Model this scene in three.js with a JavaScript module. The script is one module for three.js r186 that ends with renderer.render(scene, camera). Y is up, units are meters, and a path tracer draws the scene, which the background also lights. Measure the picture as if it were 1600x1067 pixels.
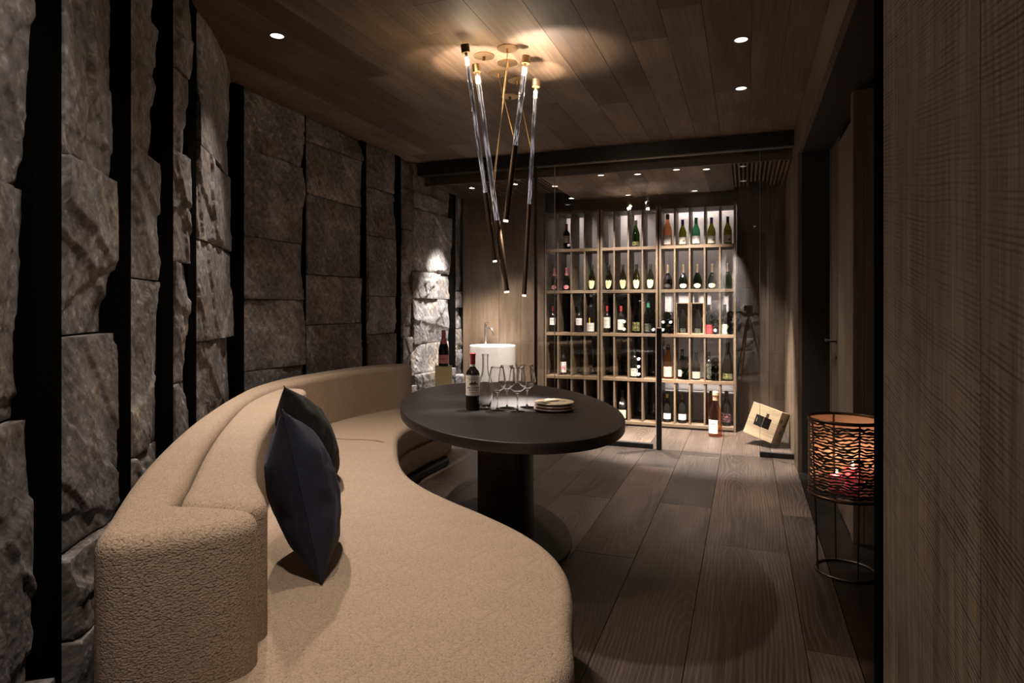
import * as THREE from 'three';
import { mergeGeometries, toCreasedNormals, mergeVertices } from 'three/addons/utils/BufferGeometryUtils.js';
import { RoundedBoxGeometry } from 'three/addons/geometries/RoundedBoxGeometry.js';
import { RectAreaLightUniformsLib } from 'three/addons/lights/RectAreaLightUniformsLib.js';
import { ImprovedNoise } from 'three/addons/math/ImprovedNoise.js';

// ---------------------------------------------------------------- camera, exposure, lights
const EYE = 1.3, YAW = Math.atan(365 / 990);
const scene = new THREE.Scene();
scene.background = new THREE.Color(0x000000);
const camera = new THREE.PerspectiveCamera(2 * Math.atan(533.5 / 990) * 180 / Math.PI, 1600 / 1067, 0.02, 60);
camera.position.set(0, EYE, 0);
camera.rotation.y = YAW;
camera.setViewOffset(1600, 1067, 0, 52.5, 1600, 1067);
scene.add(camera);
const renderer = new THREE.WebGLRenderer({ antialias: true });
renderer.toneMapping = THREE.LinearToneMapping;
renderer.toneMappingExposure = 1.06;
renderer.shadowMap.enabled = true;
RectAreaLightUniformsLib.init();
renderer.shadowMap.type = THREE.PCFSoftShadowMap;
const WARM = new THREE.Color(1, 0.84, 0.70), NEUTRAL = new THREE.Color(1, 0.89, 0.79);
const CEIL = 2.82, LOW = 2.62;
// every downlight of the place: x, ceiling height, z, candela, cone (rad), penumbra, aim offset x z, colour, label
const DOWN = [
  [-2.456, CEIL, -2.868, 23, 0.95, 1, 0.3, -0.1, WARM, 'round white recessed ceiling downlight above the sofa near the stone wall'],
  [-0.024, CEIL, -3.819, 3, 0.42, 1, 0, -0.25, WARM, 'upper of the two recessed downlights near the right wooden wall, closer to the camera'],
  [-0.029, CEIL, -4.665, 24, 0.6, 1, -0.1, -0.05, WARM, 'lower of the two recessed downlights near the right wooden wall, closer to the glass'],
  [-1.35, CEIL, -1.75, 5.2, 0.8, 1, 0, 0, WARM, 'recessed ceiling downlight above the near end of the sofa'],
  [-0.75, CEIL, -0.85, 9, 1.05, 1, -0.2, 0, WARM, 'recessed ceiling downlight above the camera'],
  [0.16, CEIL, 0.72, 170, 0.6, 1, -0.27, 0.19, NEUTRAL, 'recessed ceiling downlight in front of the rear stone wall'],
  [-2.83, LOW, -6.40, 80, 0.5, 0.35, -0.10, -0.02, NEUTRAL, 'slotted downlight in the slatted soffit beside the stone wall'],
  [-2.31, LOW, -6.36, 48, 0.5, 0.4, -0.16, -0.12, NEUTRAL, 'slotted downlight in the slatted soffit above the basin'],
  [-1.942, LOW, -6.614, 7, 0.7, 0.6, 0.1, 0, NEUTRAL, 'small wine room downlight in front of the left rack unit'],
  [-1.97, LOW, -7.42, 1.0, 1.0, 0.7, 0, 0, NEUTRAL, 'small wine room downlight behind the left rack unit'],
  [-1.29, LOW, -7.42, 1.5, 1.0, 0.7, 0, 0, NEUTRAL, 'small wine room downlight behind the middle rack unit'],
  [-0.54, LOW, -7.42, 1.3, 1.0, 0.7, 0, 0, NEUTRAL, 'small wine room downlight behind the right rack unit'],
  [-1.35, LOW, -6.22, 24, 0.62, 0.35, 0.1, -0.5, NEUTRAL, 'small wine room downlight behind the bulkhead, left of the door handle'],
  [-0.62, LOW, -6.22, 34, 0.6, 0.3, 0.05, -0.45, NEUTRAL, 'small wine room downlight behind the bulkhead, right of the door handle'],
  [-1.0, LOW, -6.3, 80, 0.42, 0.3, 0.02, -0.02, NEUTRAL, 'small wine room downlight above the floor before the middle rack unit'],
  [-0.35, LOW, -6.3, 105, 0.5, 0.3, 0.02, -0.02, NEUTRAL, 'small wine room downlight above the crate'],
];

// ---------------------------------------------------------------- helpers
function mulberry(a) { return () => { a |= 0; a = a + 0x6D2B79F5 | 0; let t = Math.imul(a ^ a >>> 15, 1 | a); t = t + Math.imul(t ^ t >>> 7, 61 | t) ^ t; return ((t ^ t >>> 14) >>> 0) / 4294967296; }; }
const V3 = (x, y, z) => new THREE.Vector3(x, y, z);
const lerp = (a, b, t) => a + (b - a) * t, clamp = (x, a = 0, b = 1) => Math.min(b, Math.max(a, x));
const sm = (a, b, x) => { const t = clamp((x - a) / (b - a)); return t * t * (3 - 2 * t); };
// perlin with a permutation of its own so that every run is the same
const PERM = (() => { const r = mulberry(77), p = Array.from({ length: 256 }, (_, i) => i); for (let i = 255; i > 0; i--) { const j = Math.floor(r() * (i + 1)); [p[i], p[j]] = [p[j], p[i]]; } return p.concat(p); })();
const imp = new ImprovedNoise();
const n3 = (x, y, z) => imp.noise(x, y, z);
const fbm3 = (x, y, z, o = 4) => { let s = 0, a = 0.5; for (let i = 0; i < o; i++) { s += a * n3(x, y, z); x *= 2.03; y *= 2.03; z *= 2.03; a *= 0.5; } return s; };
function vn(x, y, px, py) { // periodic value noise
  const xi = Math.floor(x), yi = Math.floor(y), fx = x - xi, fy = y - yi, u = fx * fx * (3 - 2 * fx), v = fy * fy * (3 - 2 * fy);
  const m = (a, p) => ((a % p) + p) % p, h = (a, b) => PERM[(PERM[m(a, px) & 255] + m(b, py)) & 255] / 255;
  return lerp(lerp(h(xi, yi), h(xi + 1, yi), u), lerp(h(xi, yi + 1), h(xi + 1, yi + 1), u), v);
}
function fb(x, y, px, py, o = 4) { let s = 0, a = 0.5, t = 0; for (let i = 0; i < o; i++) { s += a * vn(x, y, px, py); t += a; x *= 2; y *= 2; px *= 2; py *= 2; a *= 0.5; } return s / t; }

const names = {};
function numbered(n) { const k = names[n] = (names[n] ?? -1) + 1; return k ? `${n}_${String(k).padStart(3, '0')}` : n; }
function shade(o) { o.traverse(m => { if (m.isMesh) { m.castShadow = true; m.receiveShadow = true; } }); return o; }
function thing(name, label, category, pos = [0, 0, 0], turn = 0, group) {
  const o = new THREE.Group(); o.name = numbered(name); o.position.set(...pos); o.rotation.y = turn;
  o.userData = { label, category }; if (group) o.userData.group = group; scene.add(o); return o;
}
function structure(name, label) { const o = new THREE.Group(); o.name = name; o.userData = { kind: 'structure' }; if (label) o.userData.label = label; scene.add(o); return o; }
function part(parent, name, geo, mat, label) { const m = new THREE.Mesh(geo, mat); m.name = name; m.castShadow = m.receiveShadow = true; if (label) m.userData.label = label; parent.add(m); return m; }
function single(name, label, category, geo, mat, pos = [0, 0, 0], turn = 0, group) {
  const m = new THREE.Mesh(geo, mat); m.name = numbered(name); m.position.set(...pos); m.rotation.y = turn; m.userData = { label, category }; if (group) m.userData.group = group; m.castShadow = m.receiveShadow = true; scene.add(m); return m;
}
// uv in metres by the way each face looks; grain says which axis runs along u
function boxUV(g, grain = 'x', off = [0, 0]) {
  if (g.index) g = g.toNonIndexed();
  const p = g.attributes.position, uv = new Float32Array(p.count * 2), a = V3(), b = V3(), c = V3(), n = V3();
  for (let i = 0; i < p.count; i += 3) {
    a.fromBufferAttribute(p, i); b.fromBufferAttribute(p, i + 1); c.fromBufferAttribute(p, i + 2);
    n.copy(b).sub(a).cross(c.clone().sub(a)); const ax = Math.abs(n.x), ay = Math.abs(n.y), az = Math.abs(n.z);
    const drop = ax >= ay && ax >= az ? 'x' : ay >= az ? 'y' : 'z', rest = ['x', 'y', 'z'].filter(k => k !== drop);
    const ua = rest.includes(grain) ? grain : rest[0], va = rest.find(k => k !== ua);
    [a, b, c].forEach((q, k) => { uv[(i + k) * 2] = q[ua] + off[0]; uv[(i + k) * 2 + 1] = q[va] + off[1]; });
  }
  g.setAttribute('uv', new THREE.BufferAttribute(uv, 2)); return g;
}
const ur = mulberry(5);
function box(x0, x1, y0, y1, z0, z1, grain = 'x', bev = 0) {
  const w = x1 - x0, h = y1 - y0, d = z1 - z0;
  let g = bev > 0 ? new RoundedBoxGeometry(w, h, d, 2, Math.min(bev, w / 2.01, h / 2.01, d / 2.01)) : new THREE.BoxGeometry(w, h, d);
  g.translate((x0 + x1) / 2, (y0 + y1) / 2, (z0 + z1) / 2);
  return boxUV(g, grain, [ur() * 7, ur() * 7]);
}
function tube(pts, r, seg = 24, rad = 8, closed = false) { return new THREE.TubeGeometry(new THREE.CatmullRomCurve3(pts.map(p => V3(...p)), closed), seg, r, rad, closed); }
function rod(a, b, r, r2 = r, seg = 12, open = false) {
  const A = V3(...a), B = V3(...b), d = B.clone().sub(A), g = new THREE.CylinderGeometry(r2, r, d.length(), seg, 1, open);
  g.applyQuaternion(new THREE.Quaternion().setFromUnitVectors(V3(0, 1, 0), d.clone().normalize())); g.translate(...A.add(B).multiplyScalar(0.5).toArray()); return g;
}
const lathe = (pts, seg = 28) => new THREE.LatheGeometry(pts.map(p => new THREE.Vector2(...p)), seg);
const at = (g, x, y, z) => g.translate(x, y, z);

// ---------------------------------------------------------------- textures
function dataTex(w, h, fn, srgb = true) {
  const d = new Uint8Array(w * h * 4);
  for (let y = 0; y < h; y++) for (let x = 0; x < w; x++) { const c = fn(x / w, y / h), i = (y * w + x) * 4; for (let k = 0; k < 3; k++) d[i + k] = clamp(Array.isArray(c) ? c[k] : c) * 255; d[i + 3] = 255; }
  const t = new THREE.DataTexture(d, w, h); t.wrapS = t.wrapT = THREE.RepeatWrapping; t.magFilter = THREE.LinearFilter; t.minFilter = THREE.LinearFilter;
  if (srgb) t.colorSpace = THREE.SRGBColorSpace; t.needsUpdate = true; return t;
}
const rep = (t, u, v) => { t.repeat.set(1 / u, 1 / v); return t; };
const again = (t, u, v) => { const c = t.clone(); c.repeat.set(1 / u, 1 / v); c.needsUpdate = true; return c; };
// straight oak grain, u along the grain
const grainF = (u, v) => { const w = fb(u * 3, v * 4, 3, 4, 2) * 0.05; const s = fb(u * 4, (v + w) * 40, 4, 40, 3), f = fb(u * 10, (v + w) * 160, 10, 160, 2), b = fb(u * 3, v * 5, 3, 5, 3); return { s, f, b }; };
const oakMap = rep(dataTex(1024, 512, (u, v) => { const { s, f, b } = grainF(u, v); const k = 0.62 + 0.15 * (s - 0.5) + 0.11 * (f - 0.5) + 0.3 * (b - 0.5); return [k * 1.02, k, k * 0.97]; }), 1.6, 0.5);
const oakBump = rep(dataTex(1024, 512, (u, v) => { const { s, f } = grainF(u, v); return 0.5 * s + 0.5 * f; }, false), 1.6, 0.5);
// cathedral floor grain with pale cerused lines
const cath = (u, v) => {
  const c = 0.5 + 0.16 * (fb(u * 2, 0.3, 2, 8, 2) - 0.5), dep = 0.02 + 0.34 * Math.pow(fb(u * 3 + 7, 2.2, 3, 8, 2), 1.4), q = v - c;
  const r = Math.sqrt(q * q + dep * dep * 0.6) + 0.03 * (fb(u * 4, v * 6, 4, 6, 3) - 0.5) + 0.008 * (fb(u * 24, v * 24, 24, 24, 2) - 0.5);
  const k = r * 38, fr = k - Math.floor(k), line = Math.exp(-Math.pow((fr - 0.5) / 0.16, 2));
  return { line: line * (0.25 + 0.75 * fb(u * 5, v * 5, 5, 5, 3)), f: fb(u * 12, v * 140, 12, 140, 2), b: fb(u * 3, v * 3, 3, 3, 4) };
};
const floorMap = rep(dataTex(2048, 1024, (u, v) => { const { line, f, b } = cath(u, v); const k = 0.47 + 0.22 * line + 0.22 * (f - 0.5) + 0.4 * (b - 0.5); return [k * 1.02, k, k * 0.97]; }), 2.4, 0.6);
const floorBump = rep(dataTex(1024, 512, (u, v) => { const { line, f } = cath(u, v); return 0.5 * line + 0.5 * f; }, false), 2.4, 0.6);
// sawn oak panel: upright grain (u), saw lines across it
const sawn = (u, v) => {
  const { s, f, b } = grainF(u, v);
  const y = u * 130 + v * 9 + 2.2 * (fb(u * 4, v * 2, 4, 2, 2) - 0.5), i = Math.floor(y), fr = y - i;
  const str = 0.25 + 0.9 * PERM[((i % 130) + 130) % 130 & 255] / 255, mask = (0.3 + 0.7 * sm(0.3, 0.6, fb(u * 3 + 3, v * 3, 3, 3, 3))) * (0.35 + 0.65 * sm(0.3, 0.6, fb(u * 40, v * 10, 40, 10, 2)));
  const line = Math.exp(-Math.pow((fr - 0.5) / 0.2, 2)) * str * mask;
  const crack = Math.exp(-Math.pow((v - 0.33 - 0.02 * (fb(u * 6, 1, 6, 4, 3) - 0.5)) / 0.004, 2)) * sm(0.45, 0.6, fb(u * 5, 3, 5, 4, 2));
  return { s, f, b, line, crack };
};
const sawnMap = rep(dataTex(2048, 1024, (u, v) => { const { s, f, b, line, crack } = sawn(u, v); const k = 0.6 + 0.26 * (s - 0.5) + 0.2 * (f - 0.5) + 0.34 * (b - 0.5) - 0.30 * line - 0.3 * crack; return [k * 1.02, k, k * 0.97]; }), 1.5, 0.6);
const sawnBump = rep(dataTex(2048, 1024, (u, v) => { const { s, f, line, crack } = sawn(u, v); return clamp(0.65 + 0.15 * s + 0.15 * f - 0.5 * line - 0.6 * crack); }, false), 1.5, 0.6);
// stone
const stoneF = (u, v) => { const wx = 0.25 * (fb(u * 3, v * 3, 3, 3, 3) - 0.5), a = fb(u * 4 + wx * 4, v * 4, 4, 4, 5), f = fb(u * 40, v * 40, 40, 40, 3), g = fb((u + v) * 6, (v - u) * 26 + wx * 20, 6, 26, 4); return { a, f, g }; };
const stoneMap = rep(dataTex(1024, 1024, (u, v) => {
  const { a, f, g } = stoneF(u, v), mask = sm(0.45, 0.7, fb(u * 3 + 1.5, v * 3, 3, 3, 3)), fleck = sm(0.60, 0.74, fb((u + v) * 16, (v - u) * 40, 16, 40, 4)) * mask, speck = sm(0.66, 0.78, fb(u * 60, v * 60, 60, 60, 2)) * 0.10, rust = sm(0.55, 0.75, fb(u * 4 + 2.2, v * 4 + 7, 4, 4, 4));
  const k = 0.42 + 0.34 * (a - 0.5) + 0.26 * (f - 0.5) + 0.20 * (g - 0.5) + speck + 0.10 * fleck;
  return [k * (1.0 + 0.06 * rust), k * 0.985, k * (0.99 - 0.10 * rust)];
}), 0.9, 0.9);
const stoneBump = rep(dataTex(1024, 1024, (u, v) => { const { a, f, g } = stoneF(u, v); return clamp(0.35 * a + 0.3 * f + 0.35 * g); }, false), 0.9, 0.9);
// boucle
const BC = 44, bcell = (i, j) => { i = ((i % BC) + BC) % BC; j = ((j % BC) + BC) % BC; const a = PERM[(PERM[(PERM[i + 13] + j) & 255] + 17) & 255], b = PERM[(PERM[(PERM[j + 101] + i) & 255] + 171) & 255]; return [a / 255, b / 255]; };
const bouc = (u, v) => { const x = u * BC, y = v * BC, xi = Math.floor(x), yi = Math.floor(y); let d1 = 9, id = 0; for (let a = -1; a <= 1; a++) for (let b = -1; b <= 1; b++) { const c = bcell(xi + a, yi + b), d = Math.hypot(x - xi - a - c[0], y - yi - b - c[1]); if (d < d1) { d1 = d; id = c[0]; } } return { h: Math.sqrt(clamp(1 - d1 * d1 * 1.2)), id }; };
const boucleMap = rep(dataTex(512, 512, (u, v) => { const { h, id } = bouc(u, v), b = fb(u * 6, v * 6, 6, 6, 3); const k = 0.7 + 0.16 * h + 0.1 * (id - 0.5) + 0.04 * (b - 0.5); return [k, k * 0.985, k * 0.97]; }), 0.2, 0.2);
const boucleBump = rep(dataTex(512, 512, (u, v) => { const { h, id } = bouc(u, v); return h * (0.6 + 0.4 * id); }, false), 0.2, 0.2);
const velvetMap = rep(dataTex(512, 512, (u, v) => { return 0.6 + 0.25 * (fb(u * 90, v * 90, 90, 90, 2) - 0.5); }), 0.5, 0.5);
const creaseBump = rep(dataTex(512, 512, (u, v) => fb(u * 3 + fb(u * 4, v * 4, 4, 4, 2), v * 5, 3, 5, 4), false), 0.6, 0.6);
const grit = rep(dataTex(256, 256, (u, v) => fb(u * 32, v * 32, 32, 32, 3), false), 0.2, 0.2);
const streak = rep(dataTex(256, 512, (u, v) => { const k = fb(u * 14, v * 10, 14, 10, 3), q = sm(0.42, 0.72, k); return 0.3 + 0.7 * q; }), 1, 1);
function canvasTex(w, h, draw) { const c = document.createElement('canvas'); c.width = w; c.height = h; draw(c.getContext('2d'), w, h); const t = new THREE.CanvasTexture(c); t.colorSpace = THREE.SRGBColorSpace; t.magFilter = THREE.LinearFilter; return t; }

// ---------------------------------------------------------------- materials
const std = o => new THREE.MeshStandardMaterial(o), phy = o => new THREE.MeshPhysicalMaterial(o);
const col = (r, g, b) => new THREE.Color().setRGB(r, g, b);
const wood = (c, rough = 0.55, map = oakMap, bump = oakBump, bs = 0.0012) => std({ color: c, map, bumpMap: bump, bumpScale: bs, roughness: rough });
const tones = (c, n, map, bump, rough, bs, spread = 0.3) => { const r = mulberry(n * 31 + 3); return Array.from({ length: n }, () => { const k = 1 + spread * (r() - 0.5) * 2, w = 1 + 0.08 * (r() - 0.5); return wood(col(c[0] * k * w, c[1] * k, c[2] * k / w), rough, map, bump, bs); }); };
const M = {
  ceil: tones([0.27, 0.185, 0.115], 6, oakMap, oakBump, 0.68, 0.0008, 0.46),
  floor: tones([0.215, 0.162, 0.135], 5, floorMap, floorBump, 0.42, 0.0012, 0.3),
  panel: tones([0.47, 0.36, 0.25], 3, sawnMap, sawnBump, 0.6, 0.003, 0.08),
  wallwood: tones([0.30, 0.225, 0.16], 4, oakMap, oakBump, 0.5, 0.001, 0.14),
  smoked: tones([0.20, 0.145, 0.10], 4, oakMap, oakBump, 0.5, 0.001, 0.14),
  darkwood: wood(col(0.12, 0.085, 0.058), 0.5),
  rack: tones([0.40, 0.29, 0.19], 3, oakMap, oakBump, 0.5, 0.001, 0.12),
  stone: [[0.78, 0.77, 0.775], [0.88, 0.865, 0.86], [0.71, 0.70, 0.715], [0.83, 0.81, 0.80]].map(c => std({ color: col(...c), map: stoneMap, bumpMap: stoneBump, bumpScale: 0.009, roughness: 0.72 })),
  boucle: std({ color: col(0.545, 0.43, 0.332), map: boucleMap, bumpMap: boucleBump, bumpScale: 0.0032, roughness: 0.95 }),
  navy: phy({ color: col(0.018, 0.028, 0.085), map: velvetMap, bumpMap: creaseBump, bumpScale: 0.01, roughness: 0.8, sheen: 0.6, sheenRoughness: 0.4, sheenColor: col(0.06, 0.085, 0.21) }),
  blackvelvet: phy({ color: col(0.006, 0.007, 0.012), map: velvetMap, bumpMap: creaseBump, bumpScale: 0.008, roughness: 0.85, sheen: 0.2, sheenRoughness: 0.4, sheenColor: col(0.03, 0.035, 0.05) }),
  table: std({ color: col(0.030, 0.025, 0.027), map: oakMap, bumpMap: oakBump, bumpScale: 0.0006, roughness: 0.46 }),
  tableleg: std({ color: col(0.05, 0.036, 0.03), map: oakMap, bumpMap: oakBump, bumpScale: 0.0012, roughness: 0.55 }),
  black: std({ color: col(0.006, 0.006, 0.006), roughness: 0.6, bumpMap: grit, bumpScale: 0.0003 }),
  fin: phy({ color: col(0.0025, 0.0025, 0.0025), roughness: 0.9, specularIntensity: 0 }),
  blackgloss: std({ color: col(0.012, 0.012, 0.013), roughness: 0.3 }),
  void: std({ color: col(0.004, 0.004, 0.004), roughness: 0.9 }),
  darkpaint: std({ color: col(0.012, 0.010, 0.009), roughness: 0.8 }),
  darkstone: std({ color: col(0.035, 0.03, 0.027), map: stoneMap, roughness: 0.35, bumpMap: stoneBump, bumpScale: 0.001 }),
  white: std({ color: col(0.62, 0.57, 0.575), roughness: 0.75, bumpMap: grit, bumpScale: 0.0003 }),
  whitestone: std({ color: col(0.78, 0.75, 0.72), roughness: 0.6, bumpMap: grit, bumpScale: 0.0008 }),
  steel: std({ color: col(0.5, 0.46, 0.42), metalness: 1, roughness: 0.3 }),
  brass: std({ color: col(0.42, 0.29, 0.15), metalness: 1, roughness: 0.38 }),
  bronze: std({ color: col(0.12, 0.075, 0.045), metalness: 1, roughness: 0.42 }),
  iron: std({ color: col(0.11, 0.09, 0.075), metalness: 1, roughness: 0.45 }),
  pane: phy({ color: 0xffffff, transmission: 1, thickness: 0, roughness: 0, ior: 2.0 }),
  clear: phy({ color: 0xffffff, transmission: 1, thickness: 0, roughness: 0, ior: 1.5 }),
  crystal: phy({ color: 0xffffff, transmission: 1, thickness: 0.002, roughness: 0, ior: 1.5 }),
  core: phy({ color: col(0.85, 0.83, 0.86), map: streak, transmission: 0.5, thickness: 0, roughness: 0.95, emissive: col(0.75, 0.72, 0.8), emissiveMap: streak, emissiveIntensity: 0.7 }),
  rod: phy({ color: 0xffffff, transmission: 1, thickness: 0, roughness: 0.12, ior: 1.7, bumpMap: creaseBump, bumpScale: 0.004 }),
  pale: wood(col(0.85, 0.66, 0.44), 0.55, oakMap, oakBump, 0.0006),
  cream: std({ color: col(0.72, 0.60, 0.36), roughness: 0.6, bumpMap: grit, bumpScale: 0.0002 }),
  plate: std({ color: col(0.55, 0.45, 0.34), roughness: 0.45, bumpMap: grit, bumpScale: 0.0003 }),
  coolerglass: phy({ color: col(0.008, 0.009, 0.013), roughness: 0.04, specularIntensity: 1, ior: 1.6 }),
  lens: std({ color: col(0.8, 0.8, 0.8), emissive: col(1, 0.9, 0.78), emissiveIntensity: 1.6, roughness: 0.6 }),
  glow: std({ color: col(0.8, 0.8, 0.8), emissive: col(1, 0.8, 0.55), emissiveIntensity: 3, roughness: 0.6 }),
  flame: std({ color: col(1, 0.7, 0.3), emissive: col(1, 0.75, 0.45), emissiveIntensity: 16, roughness: 0.6 }),
};

// ---------------------------------------------------------------- floor and ceiling
{
  const floor = structure('floor');
  const r = mulberry(11), W = [-3.45, -3.05, -2.68, -2.26, -1.9, -1.5, -1.22, -0.86, -0.54, -0.208, 0.215, 0.5];
  part(floor, 'subfloor', box(-3.6, 1.5, -0.12, -0.022, -7.8, 2.6), M.void);
  for (let i = 0; i + 1 < W.length; i++) {
    let z = 2.5 - r() * 0.6;
    if (i === 9) z = 0.95;
    while (z > -7.75) {
      const L = i === 9 ? (z > 0 ? 2.3 : 2.29) : 1.3 + r() * 1.2, z1 = Math.max(-7.75, z - L);
      const g = box(W[i] + 0.0012, (i === W.length - 2 ? 0.39 : W[i + 1]) - 0.0012, -0.022, 0, z1 + 0.0012, z - 0.0012, 'z', 0.0018);
      part(floor, 'plank', g, M.floor[Math.floor(r() * 5)]); z = z1;
    }
  }
  part(floor, 'stone_slab', box(0.392, 1.5, -0.022, 0, -5.7, -2.0, 'z'), M.darkstone);
}
{
  const ceil = structure('ceiling');
  const r = mulberry(23);
  part(ceil, 'slab', box(-3.7, 1.5, CEIL + 0.02, CEIL + 0.2, -6.02, 2.7), M.void);
  const W = []; for (let x = 0.39; x > -3.5;) { W.push(x); x -= 0.17 + r() * 0.11; } W.push(-3.6);
  for (let i = 0; i + 1 < W.length; i++) {
    let z = 2.6 - r() * 1.5;
    if (z < 2.6) part(ceil, 'plank', box(W[i + 1] + 0.0008, W[i] - 0.0008, CEIL, CEIL + 0.02, z + 0.0008, 2.6, 'z', 0.001), M.ceil[Math.floor(r() * 6)]);
    while (z > -5.95) { const z1 = Math.max(-5.95, z - 1.4 - r() * 1.3); part(ceil, 'plank', box(W[i + 1] + 0.0008, W[i] - 0.0008, CEIL, CEIL + 0.02, z1 + 0.0008, z - 0.0008, 'z', 0.001), M.ceil[Math.floor(r() * 6)]); z = z1; }
  }
  // lower ceiling of the wine room and of the basin alcove
  const low = structure('ceiling_wine_room');
  part(low, 'slab', box(-3.7, 0.6, LOW + 0.12, LOW + 0.3, -7.8, -6.0), M.void);
  part(low, 'bulkhead_board', box(-3.3, 0.39, LOW, CEIL, -6.16, -6.12, 'x'), M.darkwood);
  let x = -0.12, k = 0;
  while (x > -1.93) { const w = 0.2 + r() * 0.1, x0 = Math.max(-1.95, x - w); part(low, 'plank', box(x0 + 0.0008, x - 0.0008, LOW, LOW + 0.02, -7.6, -6.16, 'z', 0.001), M.ceil[Math.floor(r() * 6)]); x = x0; k++; }
  for (let s = 0; s < 13; s++) { const a = -0.108 + s * 0.0385; part(low, 'slat', box(a, a + 0.017, LOW, LOW + 0.09, -7.36, -6.16, 'z'), M.wallwood[s % 4]); }
  for (let s = 0; s < 29; s++) { const a = -3.2 + s * 0.0432; part(low, 'slat', box(a, a + 0.022, LOW, LOW + 0.09, -7.0, -6.16, 'z'), M.darkwood); }
}

// ---------------------------------------------------------------- stone wall, folded: a near run and a far run
{
  const NK = [-3.178, -3.296], ND = [0.5577, 0.83];
  const near = { o: V3(NK[0], 0, NK[1]), a: V3(ND[0], 0, ND[1]), n: V3(ND[1], 0, -ND[0]) };       // a runs towards the camera
  const far = { o: V3(-3.255, 0, 0), a: V3(0, 0, 1), n: V3(1, 0, 0) };
  const wall = structure('wall_left');
  const r = mulberry(404); let seed = 0;
  function stone(f, s0, s1, y0, y1, t0, dense, wavy) {
    const id = ++seed, w = s1 - s0, h = y1 - y0, nx = Math.max(8, Math.round(w / dense)), ny = Math.max(8, Math.round(h / dense)), S = id * 7.31;
    const tx = (r() - 0.5) * 0.016, ty = (r() - 0.5) * 0.02, pos = [], uv = [], idx = [], uo = r() * 5, vo = r() * 5;
    const cl = Array.from({ length: 5 + Math.floor(r() * 4) }, () => { const a = r() * 6.283, px = s0 + w * r(), py = y0 + h * r(), far = 0.22 + 0.25 * r(); return [lerp(s0 + w / 2, px, 0.9) + Math.cos(a) * 0.12 * w, lerp(y0 + h / 2, py, 0.9) + Math.sin(a) * 0.2 * h, Math.cos(a), Math.sin(a), 0.003 + 0.009 * r(), far * (r() < 0.25 ? 0.22 : 0.02)]; });
    const put = (i, j, dep) => {
      const u = i / nx, v = j / ny; let s = s0 + u * w, y = y0 + v * h;
      const eS = Math.min(u, 1 - u) * w, eY = Math.min(v, 1 - v) * h;
      if (wavy) s -= (1 - u) * (1 - u) * -1 * Math.max(0, n3(y * 3.1, S, 1.5) + 0.5 * n3(y * 9, S, 4)) * wavy * (u < 0.5 ? 1 : 0);
      let q = t0 + tx * (u - 0.5) * 2 + ty * (v - 0.5) * 2 + 0.008 * fbm3(s * 2.6, y * 2.6, S, 3);
      const wob = 0.03 * n3(s * 4, y * 4, S + 9) + 0.022 * n3(s * 13, y * 13, S + 11) + 0.008 * n3(s * 34, y * 34, S + 12);
      for (const [ox, oy, gx, gy, dd, sl] of cl) { const e = (s - ox) * gx + (y - oy) * gy + wob; if (e > 0) q -= dd * sm(0, 0.010, e) + sl * Math.min(e, 0.16); }   // clefts: sheets of stone split off along a ragged line
      q += 0.0040 * fbm3(s * 9 + y * 3, y * 7 - s * 4, S + 6, 4) + 0.0018 * fbm3(s * 40, y * 40, S, 2);
      const ed = Math.min(eS, eY) + 0.005 * n3(s * 18, y * 18, S + 7), ch = sm(0.2, 0.55, n3(s * 4.5, y * 4.5, S + 8)); q -= (0.003 + 0.016 * ch) * (1 - sm(0, 0.003 + 0.022 * ch, ed));
      q = Math.max(q, -0.05);
      if (dep !== undefined) q = dep;
      const P = f.o.clone().addScaledVector(f.a, s).addScaledVector(f.n, q); P.y = y; const sk = dep === undefined ? 0 : 0.14; pos.push(P.x, P.y, P.z); uv.push(s + uo + sk, y + vo + sk);
    };
    for (let j = 0; j <= ny; j++) for (let i = 0; i <= nx; i++) put(i, j);
    const base = pos.length / 3, ring = [];
    for (let i = 0; i <= nx; i++) ring.push([i, 0]); for (let j = 1; j <= ny; j++) ring.push([nx, j]); for (let i = nx - 1; i >= 0; i--) ring.push([i, ny]); for (let j = ny - 1; j > 0; j--) ring.push([0, j]);
    for (const [i, j] of ring) { put(i, j); put(i, j, -0.14); }
    const flip = f.a.clone().cross(V3(0, 1, 0)).dot(f.n) < 0, tri = (a, b, c) => flip ? idx.push(a, c, b) : idx.push(a, b, c);
    for (let j = 0; j < ny; j++) for (let i = 0; i < nx; i++) { const a = j * (nx + 1) + i, b = a + 1, c = a + nx + 1, d = c + 1; tri(a, b, d); tri(a, d, c); }
    for (let k = 0; k < ring.length; k++) { const a = base + k * 2, b = base + ((k + 1) % ring.length) * 2; tri(a, a + 1, b + 1); tri(a, b + 1, b); }
    const g = new THREE.BufferGeometry(); g.setAttribute('position', new THREE.Float32BufferAttribute(pos, 3)); g.setAttribute('uv', new THREE.Float32BufferAttribute(uv, 2)); g.setIndex(idx); g.computeVertexNormals();
    part(wall, 'stone', g, M.stone[Math.floor(r() * 4)]);
  }
  const gap = 0.003;
  function column(f, s0, s1, joints, dense, wavy) {
    const ys = [0, ...joints, CEIL];
    for (let k = 0; k + 1 < ys.length; k++) stone(f, s0, s1, ys[k] + gap, ys[k + 1] - gap, 0.014 + r() * 0.018 + (ys[k + 1] < 0.7 ? 0.05 : 0), dense, wavy);
  }
  // near run, s measured from the fold towards the camera: far edge, near edge of each column
  column(near, 0.109, 0.992, [0.6, 1.118, 1.66, 2.134], 0.016, 0.03);
  column(near, 1.167, 1.407, [0.42, 0.95, 1.51, 2.02, 2.4], 0.011, 0.035);
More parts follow.
